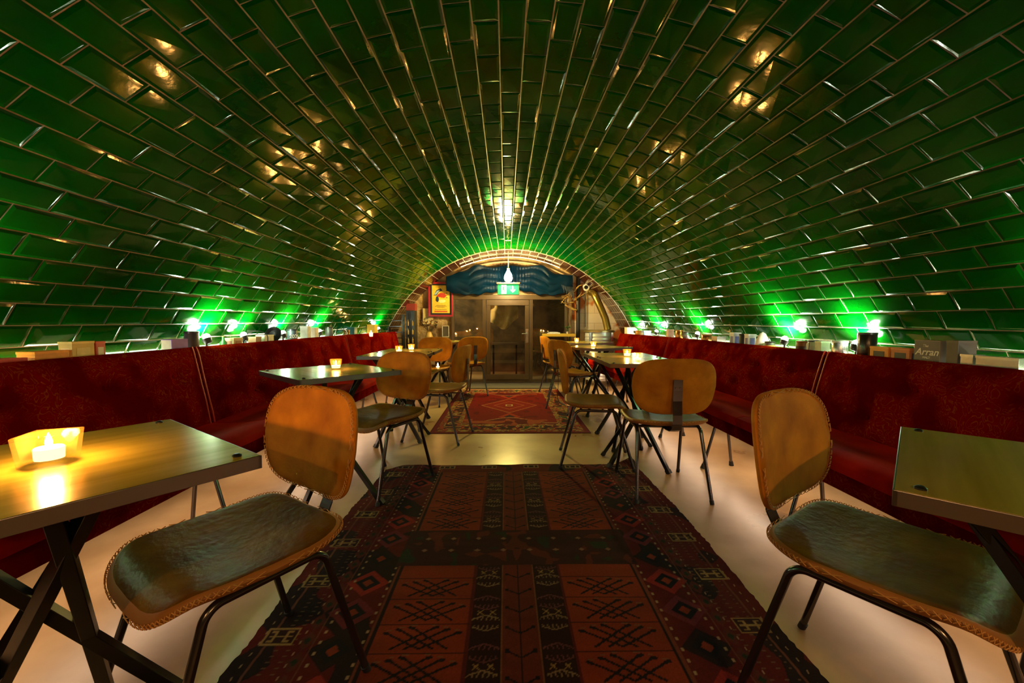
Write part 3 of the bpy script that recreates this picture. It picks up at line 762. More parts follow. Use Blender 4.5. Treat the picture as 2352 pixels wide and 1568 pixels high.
chairs = [
 ((-0.735, 1.115, 0), 146, 'tan suede chair facing the brass table with the square glass candle, at lower left'),
 ((0.975, 1.03, 0), -146, 'tan suede chair nearest the camera on the right, shadow across its backrest'),
 ((0.976, 2.565, 0), -2, 'tan chair seen from behind, its flat steel back bracket in full view'),
 ((-0.80, 2.65, 0), 153, 'tan chair beside the left table with the single tumbler candle, backrest facing the camera'),
 ((-0.60, 3.72, 0), 78, 'tan chair seen edge-on at the left corner of the crimson rug'),
 ((0.66, 3.08, 0), -98, 'tan chair seen from the side in front of the table with two tumbler candles'),
 ((0.80, 4.85, 0.0), -62, 'tan chair behind the side-on one, half hidden by it, right of the crimson rug'),
 ((0.78, 5.95, 0.0), -78, 'farthest tan chair on the right, near the yellow wall shelf'),
 ((-0.98, 5.32, 0), 170, 'reddish tan chair beyond the left pair of tables, with a tea light on its seat'),
 ((-0.57, 5.86, 0), 35, 'tan chair with black back bracket beside the glass door on the left'),
]
for i, (loc, deg, lab) in enumerate(chairs):
    place(chair, i > 0, loc, R(deg), lab)

# ------------------------------------------------------------------ tables
def make_table(wx, wy, label):
    t = empty('bistro_table', (0, 0, 0), 0, label, 'table')
    b = MB(); b.box((0, 0, 0.758), (wx-0.006, wy-0.006, 0.004)); top = b.build('tabletop', M['table_top'], t)
    b = MB()
    for s in (-1, 1):
        b.box((s*(wx/2-0.004), 0, 0.7455), (0.008, wy, 0.028)); b.box((0, s*(wy/2-0.004), 0.7455), (wx, 0.008, 0.028))
    b.build('edge_frame', M['table_edge'], t, bevel=0.001)
    for sx in (-1, 1):
        for sy in (-1, 1):
            b = MB(); b.lathe([(0.0, 0), (0.009, 0.0), (0.009, 0.003), (0.005, 0.006), (0, 0.006)], (sx*(wx/2-0.035), sy*(wy/2-0.035), 0.76), 10, cap=False); b.build('bolt', M['black'], t, smooth=True)
    ax, ay = wx/2-0.07, wy/2
    for (a, c) in (((ax, 0.05, 0.732), (-0.25, -0.14, 0)), ((ax, 0.0, 0.732), (-0.23, 0.14, 0)), ((-0.12, -ay+0.11, 0.732), (0.12, ay+0.03, 0)), ((-0.15, ay-0.12, 0.732), (0.14, -ay-0.02, 0))):
        a, c = Vector(a), Vector(c)
        b = MB(); b.tube([a, c.lerp(a, 0.012)], 0.0125, square=True); lg = b.build('leg', M['steel'], t, bevel=0.0015)
        b = MB(); b.tube([c+Vector((0, 0, 0.001)), c.lerp(a, 0.035)], [0.0155, 0.015], square=True); b.build('foot_cap', M['rubber'], lg)
    b = MB(); b.box((0, 0, 0.735), (wx-0.03, 0.04, 0.006)); b.box((0, 0, 0.7355), (0.04, wy-0.03, 0.005)); b.build('under_frame', M['steel'], t)
    return t
TA = make_table(0.58, 0.60, 'brass-topped table at lower left with a square glass candle on it'); TA.location = (-0.941, 0.822, 0); TA.rotation_euler.z = R(-36)
for loc, deg, lab in (((1.085, 0.70, 0), 135, 'bare olive brass table cut by the right edge of the frame'),
                      ((-1.04, 2.46, 0), 47, 'small table with pale metal edge and one tumbler candle, behind the nearest left chair'),
                      ((1.03, 4.74, 0), 32, 'table with one candle, beyond the table with two tumbler candles on the right'),
                      ((1.09, 5.78, 0), 45, 'farthest right table with one candle, in front of the stove'),
                      ((-0.95, 6.02, 0), 5, 'farthest left table with one candle, hidden behind the reddish chair')):
    c = copy_tree(TA); c.location = loc; c.rotation_euler.z = R(deg); c['label'] = lab
TB = make_table(0.55, 0.49, 'front table of the joined pair on the right, two lit tumblers on it'); TB.location = (0.985, 3.05, 0)
for loc, deg, lab in (((0.985, 3.545, 0), 180, 'rear table of the joined pair on the right'),
                      ((-0.965, 3.68, 0), 180, 'front table of the joined pair on the left'),
                      ((-0.955, 4.175, 0), 0, 'rear table of the joined pair on the left')):
    c = copy_tree(TB); c.location = loc; c.rotation_euler.z = R(deg); c['label'] = lab

# ------------------------------------------------------------------ candles
def flame_part(t, z, s=1.0, power=1.0):
    b = MB(); b.lathe([(0, 0), (0.004*s, 0.003*s), (0.0055*s, 0.009*s), (0.004*s, 0.017*s), (0, 0.028*s)], (0, 0, z), 10, cap=False); f = b.build('flame', M['flame'], t, smooth=True)
    light('flame_light', (0, 0, z+0.018*s), power*1.15, (1, 0.43, 0.09), 0.012, t)
    return f
def square_candle():
    t = empty('candle_holder', (-0.93, 0.845, 0.7602), R(20), 'thick square glass holder with a burning candle on the lower left table', 'candle holder')
    def sq(h, z, tw=0): return [(sx*h, sy*h, z) for sx, sy in ((-1, -1), (1, -1), (1, 1), (-1, 1))]
    b = MB(); a, c, d, e_ = sq(0.033, 0.0), sq(0.039, 0.064), sq(0.034, 0.064), sq(0.028, 0.010)
    vs = a+c+d+e_; fs = [(0, 3, 2, 1), (12, 13, 14, 15)]
    for l in range(3):
        for k in range(4): fs.append((l*4+k, l*4+(k+1) % 4, (l+1)*4+(k+1) % 4, (l+1)*4+k))
    b.add(vs, fs); b.build('glass', M['glass'], t, bevel=0.002)
    b = MB(); b.lathe([(0, 0), (0.022, 0), (0.023, 0.022), (0.021, 0.024), (0, 0.021)], (0, 0, 0.011), 24, cap=False); b.build('wax', M['wax'], t, smooth=True)
    flame_part(t, 0.034, 1.1, 9)
    return t
square_candle()
def tumbler():
    t = empty('candle_holder', (0, 0, 0), 0, 'x', 'candle holder')
    n = 10; b = MB(); b.lathe([(0.026, 0), (0.036, 0.062), (0.0325, 0.062), (0.0245, 0.009), (0.0001, 0.009)], (0, 0, 0), n, cap=False)
    b.add([(0.026*math.cos(2*PI*k/n), 0.026*math.sin(2*PI*k/n), 0) for k in range(n)], [tuple(range(n))])
    b.build('glass', M['glass'], t)
    b = MB(); b.lathe([(0, 0), (0.0225, 0), (0.025, 0.016), (0.0, 0.015)], (0, 0, 0.0095), 18, cap=False); b.build('wax', M['wax'], t, smooth=True)
    flame_part(t, 0.027, 1.0, 2.6)
    return t
tb = tumbler()
cands = [((-1.024, 2.50, 0.7602), 'candle tumbler alone on the pale-edged left table'),
 ((-0.99, 3.84, 0.7602), 'nearer of two candle tumblers on the joined left tables'), ((-0.945, 4.14, 0.7602), 'farther of two candle tumblers on the joined left tables'),
 ((-1.0, 5.98, 0.7602), 'candle tumbler on the farthest left table'), ((0.99, 3.36, 0.7602), 'farther of two candle tumblers on the joined right tables'),
 ((0.955, 2.98, 0.7602), 'nearer of two candle tumblers on the joined right tables, behind the chair seen from behind'), ((0.98, 4.62, 0.7602), 'candle tumbler on the rotated right table beyond the joined pair'),
 ((0.97, 5.66, 0.7602), 'candle tumbler on the farthest right table')]
for i, (loc, lab) in enumerate(cands): place(tb, i > 0, loc, i*0.3, lab)
t = empty('tea_light', (-0.86, 5.22, 0.468), 0, 'bright tea light burning on the seat of the reddish far chair', 'candle')
b = MB(); b.lathe([(0, 0), (0.02, 0), (0.02, 0.016), (0, 0.015)], (0, 0, 0), 18, cap=False); b.build('wax', M['wax'], t); flame_part(t, 0.018, 1.5, 1.4)
t = empty('tea_light', (-1.735, 5.35, 0.855), 0, 'tea light burning on the ledge behind the far left banquette', 'candle')
b = MB(); b.lathe([(0, 0), (0.02, 0), (0.024, 0.05), (0, 0.045)], (0, 0, 0), 18, cap=False); b.build('wax', M['wax'], t); flame_part(t, 0.045, 1.2, 0.6)

# ------------------------------------------------------------------ spotlights behind the benches
def uplight(x, y, z, side, p, label):
    t = empty('spotlight', (x, y, z), 0, label, 'lamp')
    b = MB(); b.lathe([(0.018, 0), (0.022, 0.012), (0.006, 0.014), (0.006, 0.05), (0.0, 0.05)], (0, 0, 0), 14); b.build('base', M['black'], t, smooth=True)
    b = MB(); b.lathe([(0.010, -0.035), (0.022, -0.03), (0.030, 0.0), (0.026, 0.0), (0.018, -0.02)], (0, 0, 0), 16, cap=False)
    m = Matrix.Rotation(side*R(25), 3, 'Y'); b.v = [tuple(m @ Vector(v)+Vector((0, 0, 0.085))) for v in b.v]; b.build('shade', M['black'], t, smooth=True)
    b = MB(); b.lathe([(0.0, -0.022), (0.016, -0.016), (0.024, 0.006), (0.016, 0.024), (0.0, 0.03)], (0, 0, 0.09), 14, cap=False); b.build('bulb', M['spot_face'], t, smooth=True)
    l = light('bulb_light', (-side*0.01, 0, 0.13), p*19, (0.88, 1.0, 0.78), 0.02, t, 'SPOT')
    l.data.spot_size = R(158); l.data.spot_blend = 1.0; l.data.shadow_soft_size = 0.03
    l.rotation_euler = Vector((side*0.75, 0, 1.0)).to_track_quat('-Z', 'Y').to_euler()
    light('bulb_glow', (-side*0.012, 0, 0.135), p*0.3, (0.9, 1.0, 0.8), 0.02, t)
    return t
ups = [(-1, 1.25, 16, 'left spotlight outside the frame, nearest the camera'), (1, 1.2, 12, 'right spotlight outside the frame, nearest the camera'), (-1, 2.74, 11, 'brightest left spotlight, beside the dark canister behind the near banquette'), (-1, 3.12, 3, 'small left spotlight between cream box and white box'), (-1, 3.66, 6, 'left spotlight beside the dark lettered canister'),
       (-1, 4.36, 6, 'left spotlight between pale boxes and dark grey canister'), (-1, 5.9, 5, 'left spotlight nearest the arch, beside the yellow box'),
       (1, 3.06, 11, 'brightest right spotlight, beside the pinkish lamp cone'), (1, 2.43, 6, 'right spotlight beside the tall graphite canister'), (1, 4.45, 5, 'right spotlight in front of the copper canister'), (1, 5.45, 9, 'right spotlight behind the white potted plant'), (1, 6.1, 5, 'right spotlight nearest the arch')]
for side, y, p, lab in ups:
    z = 0.85 if side < 0 else 0.82
    segs = LB if side < 0 else RB
    for (a, c) in segs:
        if y <= c[0]: break
    xt = a[3]+(c[3]-a[3])*(y-a[0])/(c[0]-a[0])
    xw = abs(wall_x(z+0.12, y, side))
    uplight(side*(xt+0.022+max(0.035, (xw-xt-0.022)/2)), y, z+0.0005, side, p, lab)

# ------------------------------------------------------------------ things on the ledges
def text_mesh(name, body, size, loc, rot, m, parent, shear=0, align='CENTER', ext=0.0004, bold=0):
    cu = bpy.data.curves.new(name, 'FONT'); cu.body = body; cu.size = size; cu.align_x = align; cu.extrude = ext; cu.shear = shear; cu.offset = bold
    o = bpy.data.objects.new(name, cu); C.objects.link(o); bpy.context.view_layer.update()
    me = bpy.data.meshes.new_from_object(o.evaluated_get(bpy.context.evaluated_depsgraph_get())); bpy.data.objects.remove(o)
    me.materials.clear(); me.materials.append(m)
    r = bpy.data.objects.new(name, me); C.objects.link(r); r.location = loc; r.rotation_euler = rot
    if parent: r.parent = parent
    return r
def ledge_pos(side, y, dx):
    z = 0.8503 if side < 0 else 0.8203
    segs = LB if side < 0 else RB
    for (a, c) in segs:
        if y <= c[0]: break
    xt = a[3]+(c[3]-a[3])*(y-a[0])/(c[0]-a[0])
    return side*(xt+0.026+dx/2), z
def item(kind, side, y, dx, ly, h, col, name, label, cat, rz=0.0, rough=0.45, metal=0.0, band=None):
    x, z = ledge_pos(side, y, dx)
    t = empty(name, (x, y, z), rz, label, cat)
    m = plain(col, rough, metal)
    if kind == 'box':
        b = MB(); b.box((0, 0, h/2), (dx, ly, h)); b.build('carton', m, t, bevel=0.0015)
        b = MB(); b.box((0, 0, h-0.004), (dx+0.002, ly+0.002, 0.010)); b.build('lid', plain(tuple(min(1, c*1.25) for c in col), rough, metal), t)
        if band:
            b = MB(); b.box((-side*(dx/2+0.0004), 0, h*0.5), (0.0012, ly*0.6, h*0.5)); b.box((0, -(ly/2+0.0004), h*0.5), (dx*0.6, 0.0012, h*0.5)); b.build('printed_label', plain(band), t)
    elif kind == 'book':
        b = MB(); b.box((0, 0, h/2), (dx-0.004, ly-0.006, h-0.006)); b.build('pages', plain((0.8, 0.74, 0.6), 0.8), t)
        b = MB(); b.box((0, 0, 0.0015), (dx, ly, 0.003)); b.box((0, 0, h-0.0015), (dx, ly, 0.003)); b.box((-side*(dx/2-0.0015), 0, h/2), (0.003, ly, h-0.006)); b.build('cover', m, t)
    elif kind == 'can':
        r_ = dx/2
        b = MB(); b.lathe([(r_*0.96, 0), (r_, 0.003), (r_, h-0.012), (r_*0.97, h-0.010)], (0, 0, 0), 24); b.build('canister_body', m, t, smooth=True)
        b = MB(); b.lathe([(r_*1.02, h-0.012), (r_*1.02, h-0.001), (r_*0.95, h), (0.0, h)], (0, 0, 0), 24, cap=False); b.build('lid', plain(tuple(c*0.7 for c in col), 0.3, 0.6), t, smooth=True)
        if band:
            b = MB(); b.lathe([(r_*1.012, h*0.3), (r_*1.012, h*0.62)], (0, 0, 0), 24, cap=False); b.build('printed_label', plain(band), t, smooth=True)
    elif kind == 'jar':
        r_ = dx/2
        b = MB(); b.lathe([(r_*0.8, 0), (r_, 0.01), (r_, h*0.75), (r_*0.75, h*0.85), (r_*0.75, h*0.88)], (0, 0, 0), 20); b.build('jar_body', m, t, smooth=True)
        b = MB(); b.lathe([(r_*0.82, h*0.88), (r_*0.82, h*0.98), (0, h)], (0, 0, 0), 20, cap=False); b.build('lid', M['black'], t, smooth=True)
        b = MB(); b.tube([(-side*r_*1.03, -r_*0.5, h*0.85), (-side*r_*1.15, -r_*0.5, h*0.3), (-side*r_*1.2, 0, h*0.2), (-side*r_*1.15, r_*0.5, h*0.3), (-side*r_*1.03, r_*0.5, h*0.85)], 0.0018, 6); b.build('wire_clip', M['steel'], t)
    elif kind == 'bottle':
        r_ = dx/2
        b = MB(); b.lathe([(r_, 0), (r_, h*0.55), (r_*0.4, h*0.72), (r_*0.35, h*0.95)], (0, 0, 0), 18); b.build('bottle_body', m, t, smooth=True)
        b = MB(); b.lathe([(r_*0.42, h*0.94), (r_*0.42, h)], (0, 0, 0), 14); b.build('cap', plain((0.5, 0.4, 0.1), 0.3, 0.7), t)
    return t
LIT = [
 ('book', -1, 1.60, 0.075, 0.17, 0.055, (0.55, 0.02, 0.02), 'book', 'thick red book lying at the far left on the ledge', 'book'),
 ('box', -1, 1.775, 0.075, 0.13, 0.074, (0.75, 0.26, 0.02), 'box', 'flat orange carton beside the red book', 'box'),
 ('box', -1, 1.905, 0.06, 0.10, 0.108, (0.75, 0.52, 0.16), 'box', 'straw-coloured wooden box right of the orange carton', 'box'),
 ('box', -1, 1.985, 0.055, 0.045, 0.104, (0.6, 0.08, 0.05), 'box', 'small red and white packet beside the straw-coloured box', 'box'),
 ('book', -1, 2.46, 0.065, 0.12, 0.095, (0.25, 0.08, 0.6), 'book', 'purple book near the seam of the left banquettes', 'book'),
 ('can', -1, 2.60, 0.078, 0, 0.138, (0.07, 0.05, 0.07), 'canister', 'tall graphite canister beside the brightest left spotlight', 'canister'),
 ('bottle', -1, 2.86, 0.045, 0, 0.10, (0.02, 0.14, 0.02), 'bottle', 'small green glass bottle right of the brightest left spotlight', 'bottle'),
 ('box', -1, 2.98, 0.06, 0.10, 0.082, (0.6, 0.45, 0.25), 'box', 'cream box with a grid label on the left ledge', 'box'),
 ('box', -1, 3.22, 0.06, 0.07, 0.08, (0.35, 0.2, 0.1), 'box', 'tan box right of the small left spotlight', 'box'),
 ('box', -1, 3.36, 0.07, 0.13, 0.09, (0.8, 0.78, 0.7), 'box', 'wide white box in front of the dark dome', 'box'),
 ('can', -1, 3.79, 0.085, 0, 0.128, (0.04, 0.05, 0.06), 'canister', 'dark canister with pale lettering on the left ledge', 'canister'),
 ('box', -1, 4.02, 0.07, 0.07, 0.152, (0.8, 0.8, 0.75), 'box', 'taller of two pale boxes in the middle of the left ledge', 'box'),
 ('box', -1, 4.18, 0.07, 0.07, 0.138, (0.85, 0.8, 0.7), 'box', 'shorter of two pale boxes in the middle of the left ledge', 'box'),
 ('can', -1, 4.55, 0.08, 0, 0.137, (0.05, 0.04, 0.04), 'canister', 'dark grey cylinder standing left of the wire arch', 'canister'),
 ('can', -1, 4.97, 0.07, 0, 0.10, (0.35, 0.18, 0.08), 'tin', 'coppery tin beside the wire arch', 'tin'),
 ('box', -1, 5.12, 0.09, 0.10, 0.128, (0.01, 0.13, 0.15), 'box', 'teal box towards the far end of the left ledge', 'box'),
 ('box', -1, 5.70, 0.10, 0.14, 0.155, (0.75, 0.5, 0.05), 'box', 'yellow box at the far end of the left ledge', 'box'),
 ('box', 1, 6.30, 0.12, 0.14, 0.135, (0.8, 0.72, 0.5), 'box', 'cream box at the far end of the right ledge', 'box'),
 ('can', 1, 5.95, 0.10, 0, 0.10, (0.6, 0.22, 0.03), 'tin', 'orange tin beside the cream box on the right ledge', 'tin'),
 ('box', 1, 5.72, 0.10, 0.12, 0.10, (0.3, 0.35, 0.65), 'box', 'blue and white box near the far right end', 'box'),
 ('box', 1, 5.03, 0.07, 0.06, 0.13, (0.75, 0.45, 0.35), 'box', 'narrow pink packet right of the white plant', 'box'),
 ('can', 1, 4.82, 0.09, 0, 0.128, (0.62, 0.24, 0.06), 'canister', 'copper canister behind the steel press jar', 'canister'),
 ('jar', 1, 4.62, 0.075, 0, 0.11, (0.35, 0.35, 0.35), 'coffee_press', 'steel press jar in front of the copper canister', 'jar'),
 ('can', 1, 4.19, 0.10, 0, 0.10, (0.6, 0.25, 0.08), 'bowl', 'wide copper bowl in the middle of the right ledge', 'bowl'),
 ('box', 1, 3.94, 0.09, 0.10, 0.085, (0.35, 0.3, 0.28), 'box', 'low grey box beside the copper bowl', 'box'),
 ('box', 1, 3.64, 0.065, 0.07, 0.13, (0.7, 0.7, 0.8), 'box', 'left one of two white packets with blue lettering', 'box'),
 ('can', 1, 3.52, 0.065, 0, 0.122, (0.03, 0.03, 0.03), 'canister', 'black canister between two white and blue packets', 'canister'),
 ('box', 1, 3.42, 0.065, 0.06, 0.122, (0.7, 0.7, 0.8), 'box', 'right one of two white packets with blue lettering', 'box'),
 ('can', 1, 3.17, 0.07, 0, 0.075, (0.05, 0.04, 0.03), 'tin', 'low black and gold tin in front of the brightest right spotlight', 'tin'),
 ('can', 1, 2.83, 0.07, 0, 0.096, (0.28, 0.09, 0.02), 'jar', 'brown glass jar with dark stripes', 'jar'),
 ('jar', 1, 2.73, 0.07, 0, 0.105, (0.55, 0.5, 0.4), 'jar', 'pale preserving jar with a wire clip', 'jar'),
 ('box', 1, 2.64, 0.06, 0.05, 0.10, (0.6, 0.65, 0.5), 'box', 'small pale green packet beside the wire clip jar', 'box'),
 ('can', 1, 2.52, 0.085, 0, 0.11, (0.62, 0.6, 0.55), 'tin', 'silver tin in front of the gold packet', 'tin'),
 ('can', 1, 2.33, 0.09, 0, 0.167, (0.09, 0.08, 0.08), 'canister', 'tall graphite canister right of the silver tin', 'canister'),
 ('box', 1, 2.205, 0.07, 0.11, 0.092, (0.8, 0.32, 0.02), 'box', 'orange patterned packet right of the graphite canister', 'box'),
 ('box', 1, 2.085, 0.07, 0.10, 0.092, (0.55, 0.16, 0.03), 'box', 'orange and black packet left of the lettered whisky box', 'box'),
 ('box', 1, 1.84, 0.085, 0.05, 0.142, (0.10, 0.065, 0.05), 'box', 'dark brown carton right of the lettered whisky box', 'box'),
 ('box', 1, 1.78, 0.055, 0.05, 0.084, (0.45, 0.44, 0.40), 'box', 'small silver box in front of the dark brown carton', 'box'),
 ('box', 1, 1.67, 0.06, 0.15, 0.082, (0.48, 0.46, 0.38), 'box', 'long silver box at the right edge of the frame', 'box'),
]
BANDS = {'cream box with a grid label on the left ledge': (0.3, 0.12, 0.08), 'dark canister with pale lettering on the left ledge': None, 'small red and white packet beside the straw-coloured box': (0.85, 0.8, 0.7),
 'left one of two white packets with blue lettering': (0.12, 0.14, 0.45), 'right one of two white packets with blue lettering': (0.12, 0.14, 0.45), 'low black and gold tin in front of the brightest right spotlight': (0.5, 0.3, 0.05),
 'brown glass jar with dark stripes': (0.08, 0.02, 0.01), 'orange patterned packet right of the graphite canister': (0.03, 0.02, 0.02), 'orange and black packet left of the lettered whisky box': (0.02, 0.02, 0.02), 'blue and white box near the far right end': (0.8, 0.8, 0.85), 'straw-coloured wooden box right of the orange carton': (0.8, 0.62, 0.28)}
things = {}
for it in LIT:
    kw = {'band': BANDS.get(it[8])}
    if 'silver' in it[8] or 'copper' in it[8]: kw.update(rough=0.25, metal=0.8)
    if it[8].startswith('small silver'): kw['rz'] = 0.0
    things[it[8]] = item(*it, **kw)
c = things['dark canister with pale lettering on the left ledge']
text_mesh('lettering', '202i', 0.045, (0.030, -0.0300, 0.05), (PI/2, 0, R(45)), plain((0.7, 0.65, 0.5)), c)
# whisky box with its lettering
x, z = ledge_pos(1, 1.955, 0.075)
t = empty('whisky_box', (x, 1.955, z), 0, 'dark grey whisky box lettered The Arran Malt on the right ledge', 'box')
b = MB(); b.box((0, 0, 0.068), (0.07, 0.12, 0.136)); b.build('carton', plain((0.10, 0.085, 0.10), 0.4), t, bevel=0.001)
b = MB(); b.box((0, 0, 0.137), (0.072, 0.122, 0.003)); b.box((0, -0.0605, 0.068), (0.0715, 0.0015, 0.137)); b.build('edge', plain((0.28, 0.22, 0.18), 0.4), t)
mw = plain((0.85, 0.82, 0.8)); mo = plain((0.55, 0.38, 0.12))
RT = (PI/2, 0, -PI/2)
text_mesh('lettering', 'Arran', 0.046, (-0.0356, 0, 0.068), RT, mw, t, shear=0.3, bold=0.0007)
text_mesh('lettering', 'The', 0.018, (-0.0356, 0.006, 0.106), RT, mw, t, shear=0.3)
text_mesh('lettering', 'MALT', 0.014, (-0.0356, 0, 0.051), RT, mw, t, bold=0.0003)
text_mesh('lettering', 'SINGLE MALT', 0.011, (-0.0356, 0, 0.035), RT, mo, t)
text_mesh('lettering', 'SCOTCH WHISKY', 0.011, (-0.0356, 0, 0.022), RT, mo, t)
for k_ in ('left one of two white packets with blue lettering', 'right one of two white packets with blue lettering'):
    pass
# dark dome, wire arches, plant, cone lamp
t = empty('dome_lid', (*[ledge_pos(-1, 3.53, 0.09)[0], 3.53], 0.8505), 0, 'black domed lid standing on edge behind the wide white box', 'lid')
b = MB(); b.lathe([(0.0, 0), (0.03, 0.003), (0.055, 0.016), (0.068, 0.04), (0.071, 0.044), (0.066, 0.044), (0.05, 0.02), (0.0, 0.006)], (0, 0, 0), 28, cap=False)
m_ = Matrix.Rotation(R(70), 3, 'X'); b.v = [tuple(m_ @ Vector(v)+Vector((0, 0, 0.074))) for v in b.v]; b.build('dome', M['black'], t, smooth=True)
b = MB(); b.lathe([(0.006, 0), (0.006, 0.012), (0.011, 0.014), (0.011, 0.022), (0, 0.024)], (0, 0, -0.022), 12, cap=False); b.v = [tuple(m_ @ Vector(v)+Vector((0, 0, 0.074))) for v in b.v]; b.build('knob', M['bright_steel'], t, smooth=True)
for y, rr, lab in ((4.86, 0.046, 'curved steel wire arch standing beside the coppery tin'), (3.27, 0.055, 'black wire arch behind the tan box')):
    x, z = ledge_pos(-1, y, 0.09)
    b = MB(); b.tube([(rr*math.cos(a), rr*0.9*math.cos(a), 0.075+rr*0.9*math.sin(a)) for a in [PI*k/16 for k in range(17)]]+[(-rr, -rr*0.9, 0.002)], 0.004, 8)
    b.tube([(rr, rr*0.9, 0.075), (rr, rr*0.9, 0.002)], 0.004, 8)
    o = b.build('wire_arch', M['bright_steel'] if y > 4 else M['black'], smooth=True); o.location = (x, y, z); o.rotation_euler.z = R(-20); tag(o, lab, 'wire arch')
t = empty('lamp_cone', (*[ledge_pos(1, 3.285, 0.10)[0], 3.285], 0.8205), 0, 'pinkish white cone shade standing beside the brightest right spotlight', 'lamp shade')
b = MB(); b.lathe([(0.058, 0), (0.055, 0.02), (0.045, 0.08), (0.022, 0.13), (0.0, 0.145)], (0, 0, 0), 24, cap=False); b.build('shade', plain((0.75, 0.55, 0.5), 0.6), t, smooth=True)
b = MB(); b.lathe([(0.06, 0), (0.06, 0.006), (0.05, 0.006)], (0, 0, 0), 24, cap=False); b.build('rim', plain((0.5, 0.4, 0.35)), t)
def plant(loc, r_, h, n, leafcol, potcol, label, seed, pot_h=0.05, leaf=0.03, name='potted_plant'):
    t = empty(name, loc, 0, label, 'plant'); rnd = random.Random(seed)
    b = MB(); b.lathe([(pot_h*0.45, 0), (pot_h*0.6, pot_h), (pot_h*0.5, pot_h), (pot_h*0.45, pot_h*0.9), (0, pot_h*0.9)], (0, 0, 0), 18); b.build('pot', plain(potcol), t, smooth=True)
    st = MB(); lf = MB()
    for i in range(n):
        a = rnd.uniform(0, 2*PI); rr = r_*math.sqrt(rnd.random()); tip = Vector((rr*math.cos(a), rr*math.sin(a), pot_h+(h-pot_h)*rnd.uniform(0.4, 1)))
        st.tube([(0, 0, pot_h*0.9), Vector((tip.x*0.4, tip.y*0.4, tip.z*0.6)), tip], 0.0015, 5)
        for q in range(4):
            an = rnd.uniform(0, 2*PI); L_ = leaf*rnd.uniform(0.7, 1.2); d = Vector((math.cos(an), math.sin(an), rnd.uniform(-0.2, 0.8))).normalized(); s_ = d.cross(Vector((0, 0, 1))).normalized()*L_*0.28
            lf.add([tip, tip+d*L_*0.5+s_, tip+d*L_, tip+d*L_*0.5-s_+Vector((0, 0, 0.003))], [(0, 1, 2, 3)])
    st.build('stems', plain((0.1, 0.15, 0.05)), t); lf.build('leaves', plain(leafcol), t, recalc=False)
    return t
plant((ledge_pos(1, 5.42, 0.11)[0]-0.02, 5.30, 0.8205), 0.06, 0.21, 16, (0.7, 0.75, 0.55), (0.75, 0.7, 0.65), 'pale flowering pot plant in the glare of the right far spotlight', 3)

# ------------------------------------------------------------------ exit sign and lamp over the door
t = empty('exit_sign', (0.036, 6.2, 1.44), 0, 'green and white lit exit sign with running man and down arrow above the door', 'sign')
gm = mat('sign_green', (0.0, 0.35, 0.12), 0.4, emit=(0.0, 0.42, 0.15), es=0.8); wm = mat('sign_white', (0.8, 1, 0.9), 0.4, emit=(0.75, 1, 0.85), es=0.9)
b = MB(); b.box((0, 0.03, 0.105), (0.36, 0.06, 0.21)); b.build('housing', plain((0.75, 0.72, 0.62)), t, bevel=0.004)
b = MB(); b.box((0, -0.003, 0.095), (0.34, 0.006, 0.165)); b.build('panel', gm, t)
b = MB(); b.box((0, 0.0, 0.196), (0.38, 0.07, 0.02)); b.build('top_rail', plain((0.45, 0.16, 0.10)), t)
b = MB(); b.box((-0.075, -0.0068, 0.095), (0.085, 0.0015, 0.145)); b.build('door_symbol', wm, t)
b = MB()
def P2(pts, y=-0.0095): b.prism(pts, y, y+0.0022)
mx, mz = -0.078, 0.10
b.lathe([(0, -0.001), (0.010, -0.001), (0.010, 0.001), (0, 0.001)], (0, 0, 0), 14, cap=False)
nv_ = 14*4; mr_ = Matrix.Rotation(PI/2, 3, 'X'); b.v = [tuple(mr_ @ Vector(v)+Vector((mx+0.004, -0.0085, mz+0.052))) for v in b.v]
P2([(mx-0.012, mz+0.038), (mx+0.010, mz+0.040), (mx+0.004, mz-0.006), (mx-0.016, mz-0.004)])
P2([(mx+0.008, mz+0.038), (mx+0.034, mz+0.018), (mx+0.030, mz+0.012), (mx+0.004, mz+0.026)])
P2([(mx-0.012, mz+0.038), (mx-0.036, mz+0.028), (mx-0.040, mz+0.006), (mx-0.034, mz+0.006), (mx-0.029, mz+0.022), (mx-0.012, mz+0.026)])
P2([(mx-0.004, mz-0.002), (mx+0.006, mz-0.006), (mx+0.026, mz-0.030), (mx+0.014, mz-0.062), (mx+0.006, mz-0.060), (mx+0.013, mz-0.032), (mx-0.006, mz-0.014)])
P2([(mx-0.016, mz-0.002), (mx-0.004, mz-0.006), (mx-0.014, mz-0.032), (mx-0.040, mz-0.038), (mx-0.041, mz-0.029), (mx-0.022, mz-0.024)])
b.build('running_man', gm, t)
b = MB(); ax_ = 0.075
b.prism([(ax_-0.008, 0.15), (ax_+0.008, 0.15), (ax_+0.008, 0.075), (ax_-0.008, 0.075)], -0.0085, -0.0062)
b.prism([(ax_, 0.038), (ax_-0.042, 0.082), (ax_-0.030, 0.092), (ax_, 0.062), (ax_+0.030, 0.092), (ax_+0.042, 0.082)], -0.0085, -0.0062); b.build('down_arrow', wm, t)
t.scale = (0.9, 0.9, 0.9)
t = empty('bulb_lamp', (0.036, 6.2, 1.635), 0, 'glaring cold white bulb lamp directly above the exit sign', 'lamp')
b = MB(); b.lathe([(0.0, 0), (0.045, 0.012), (0.062, 0.05), (0.055, 0.10), (0.028, 0.15), (0.02, 0.17)], (0, 0, 0), 20, cap=False); b.build('bulb', M['white_bulb'], t, smooth=True)
b = MB(); b.lathe([(0.022, 0.168), (0.022, 0.20), (0.01, 0.21), (0.004, 0.212), (0.004, 0.45)], (0, 0, 0), 14); b.build('socket_and_cord', plain((0.5, 0.5, 0.5)), t, smooth=True)
light('bulb_light', (0, 0.09, 0.07), 75, (1.0, 0.78, 0.35), 0.04, t)
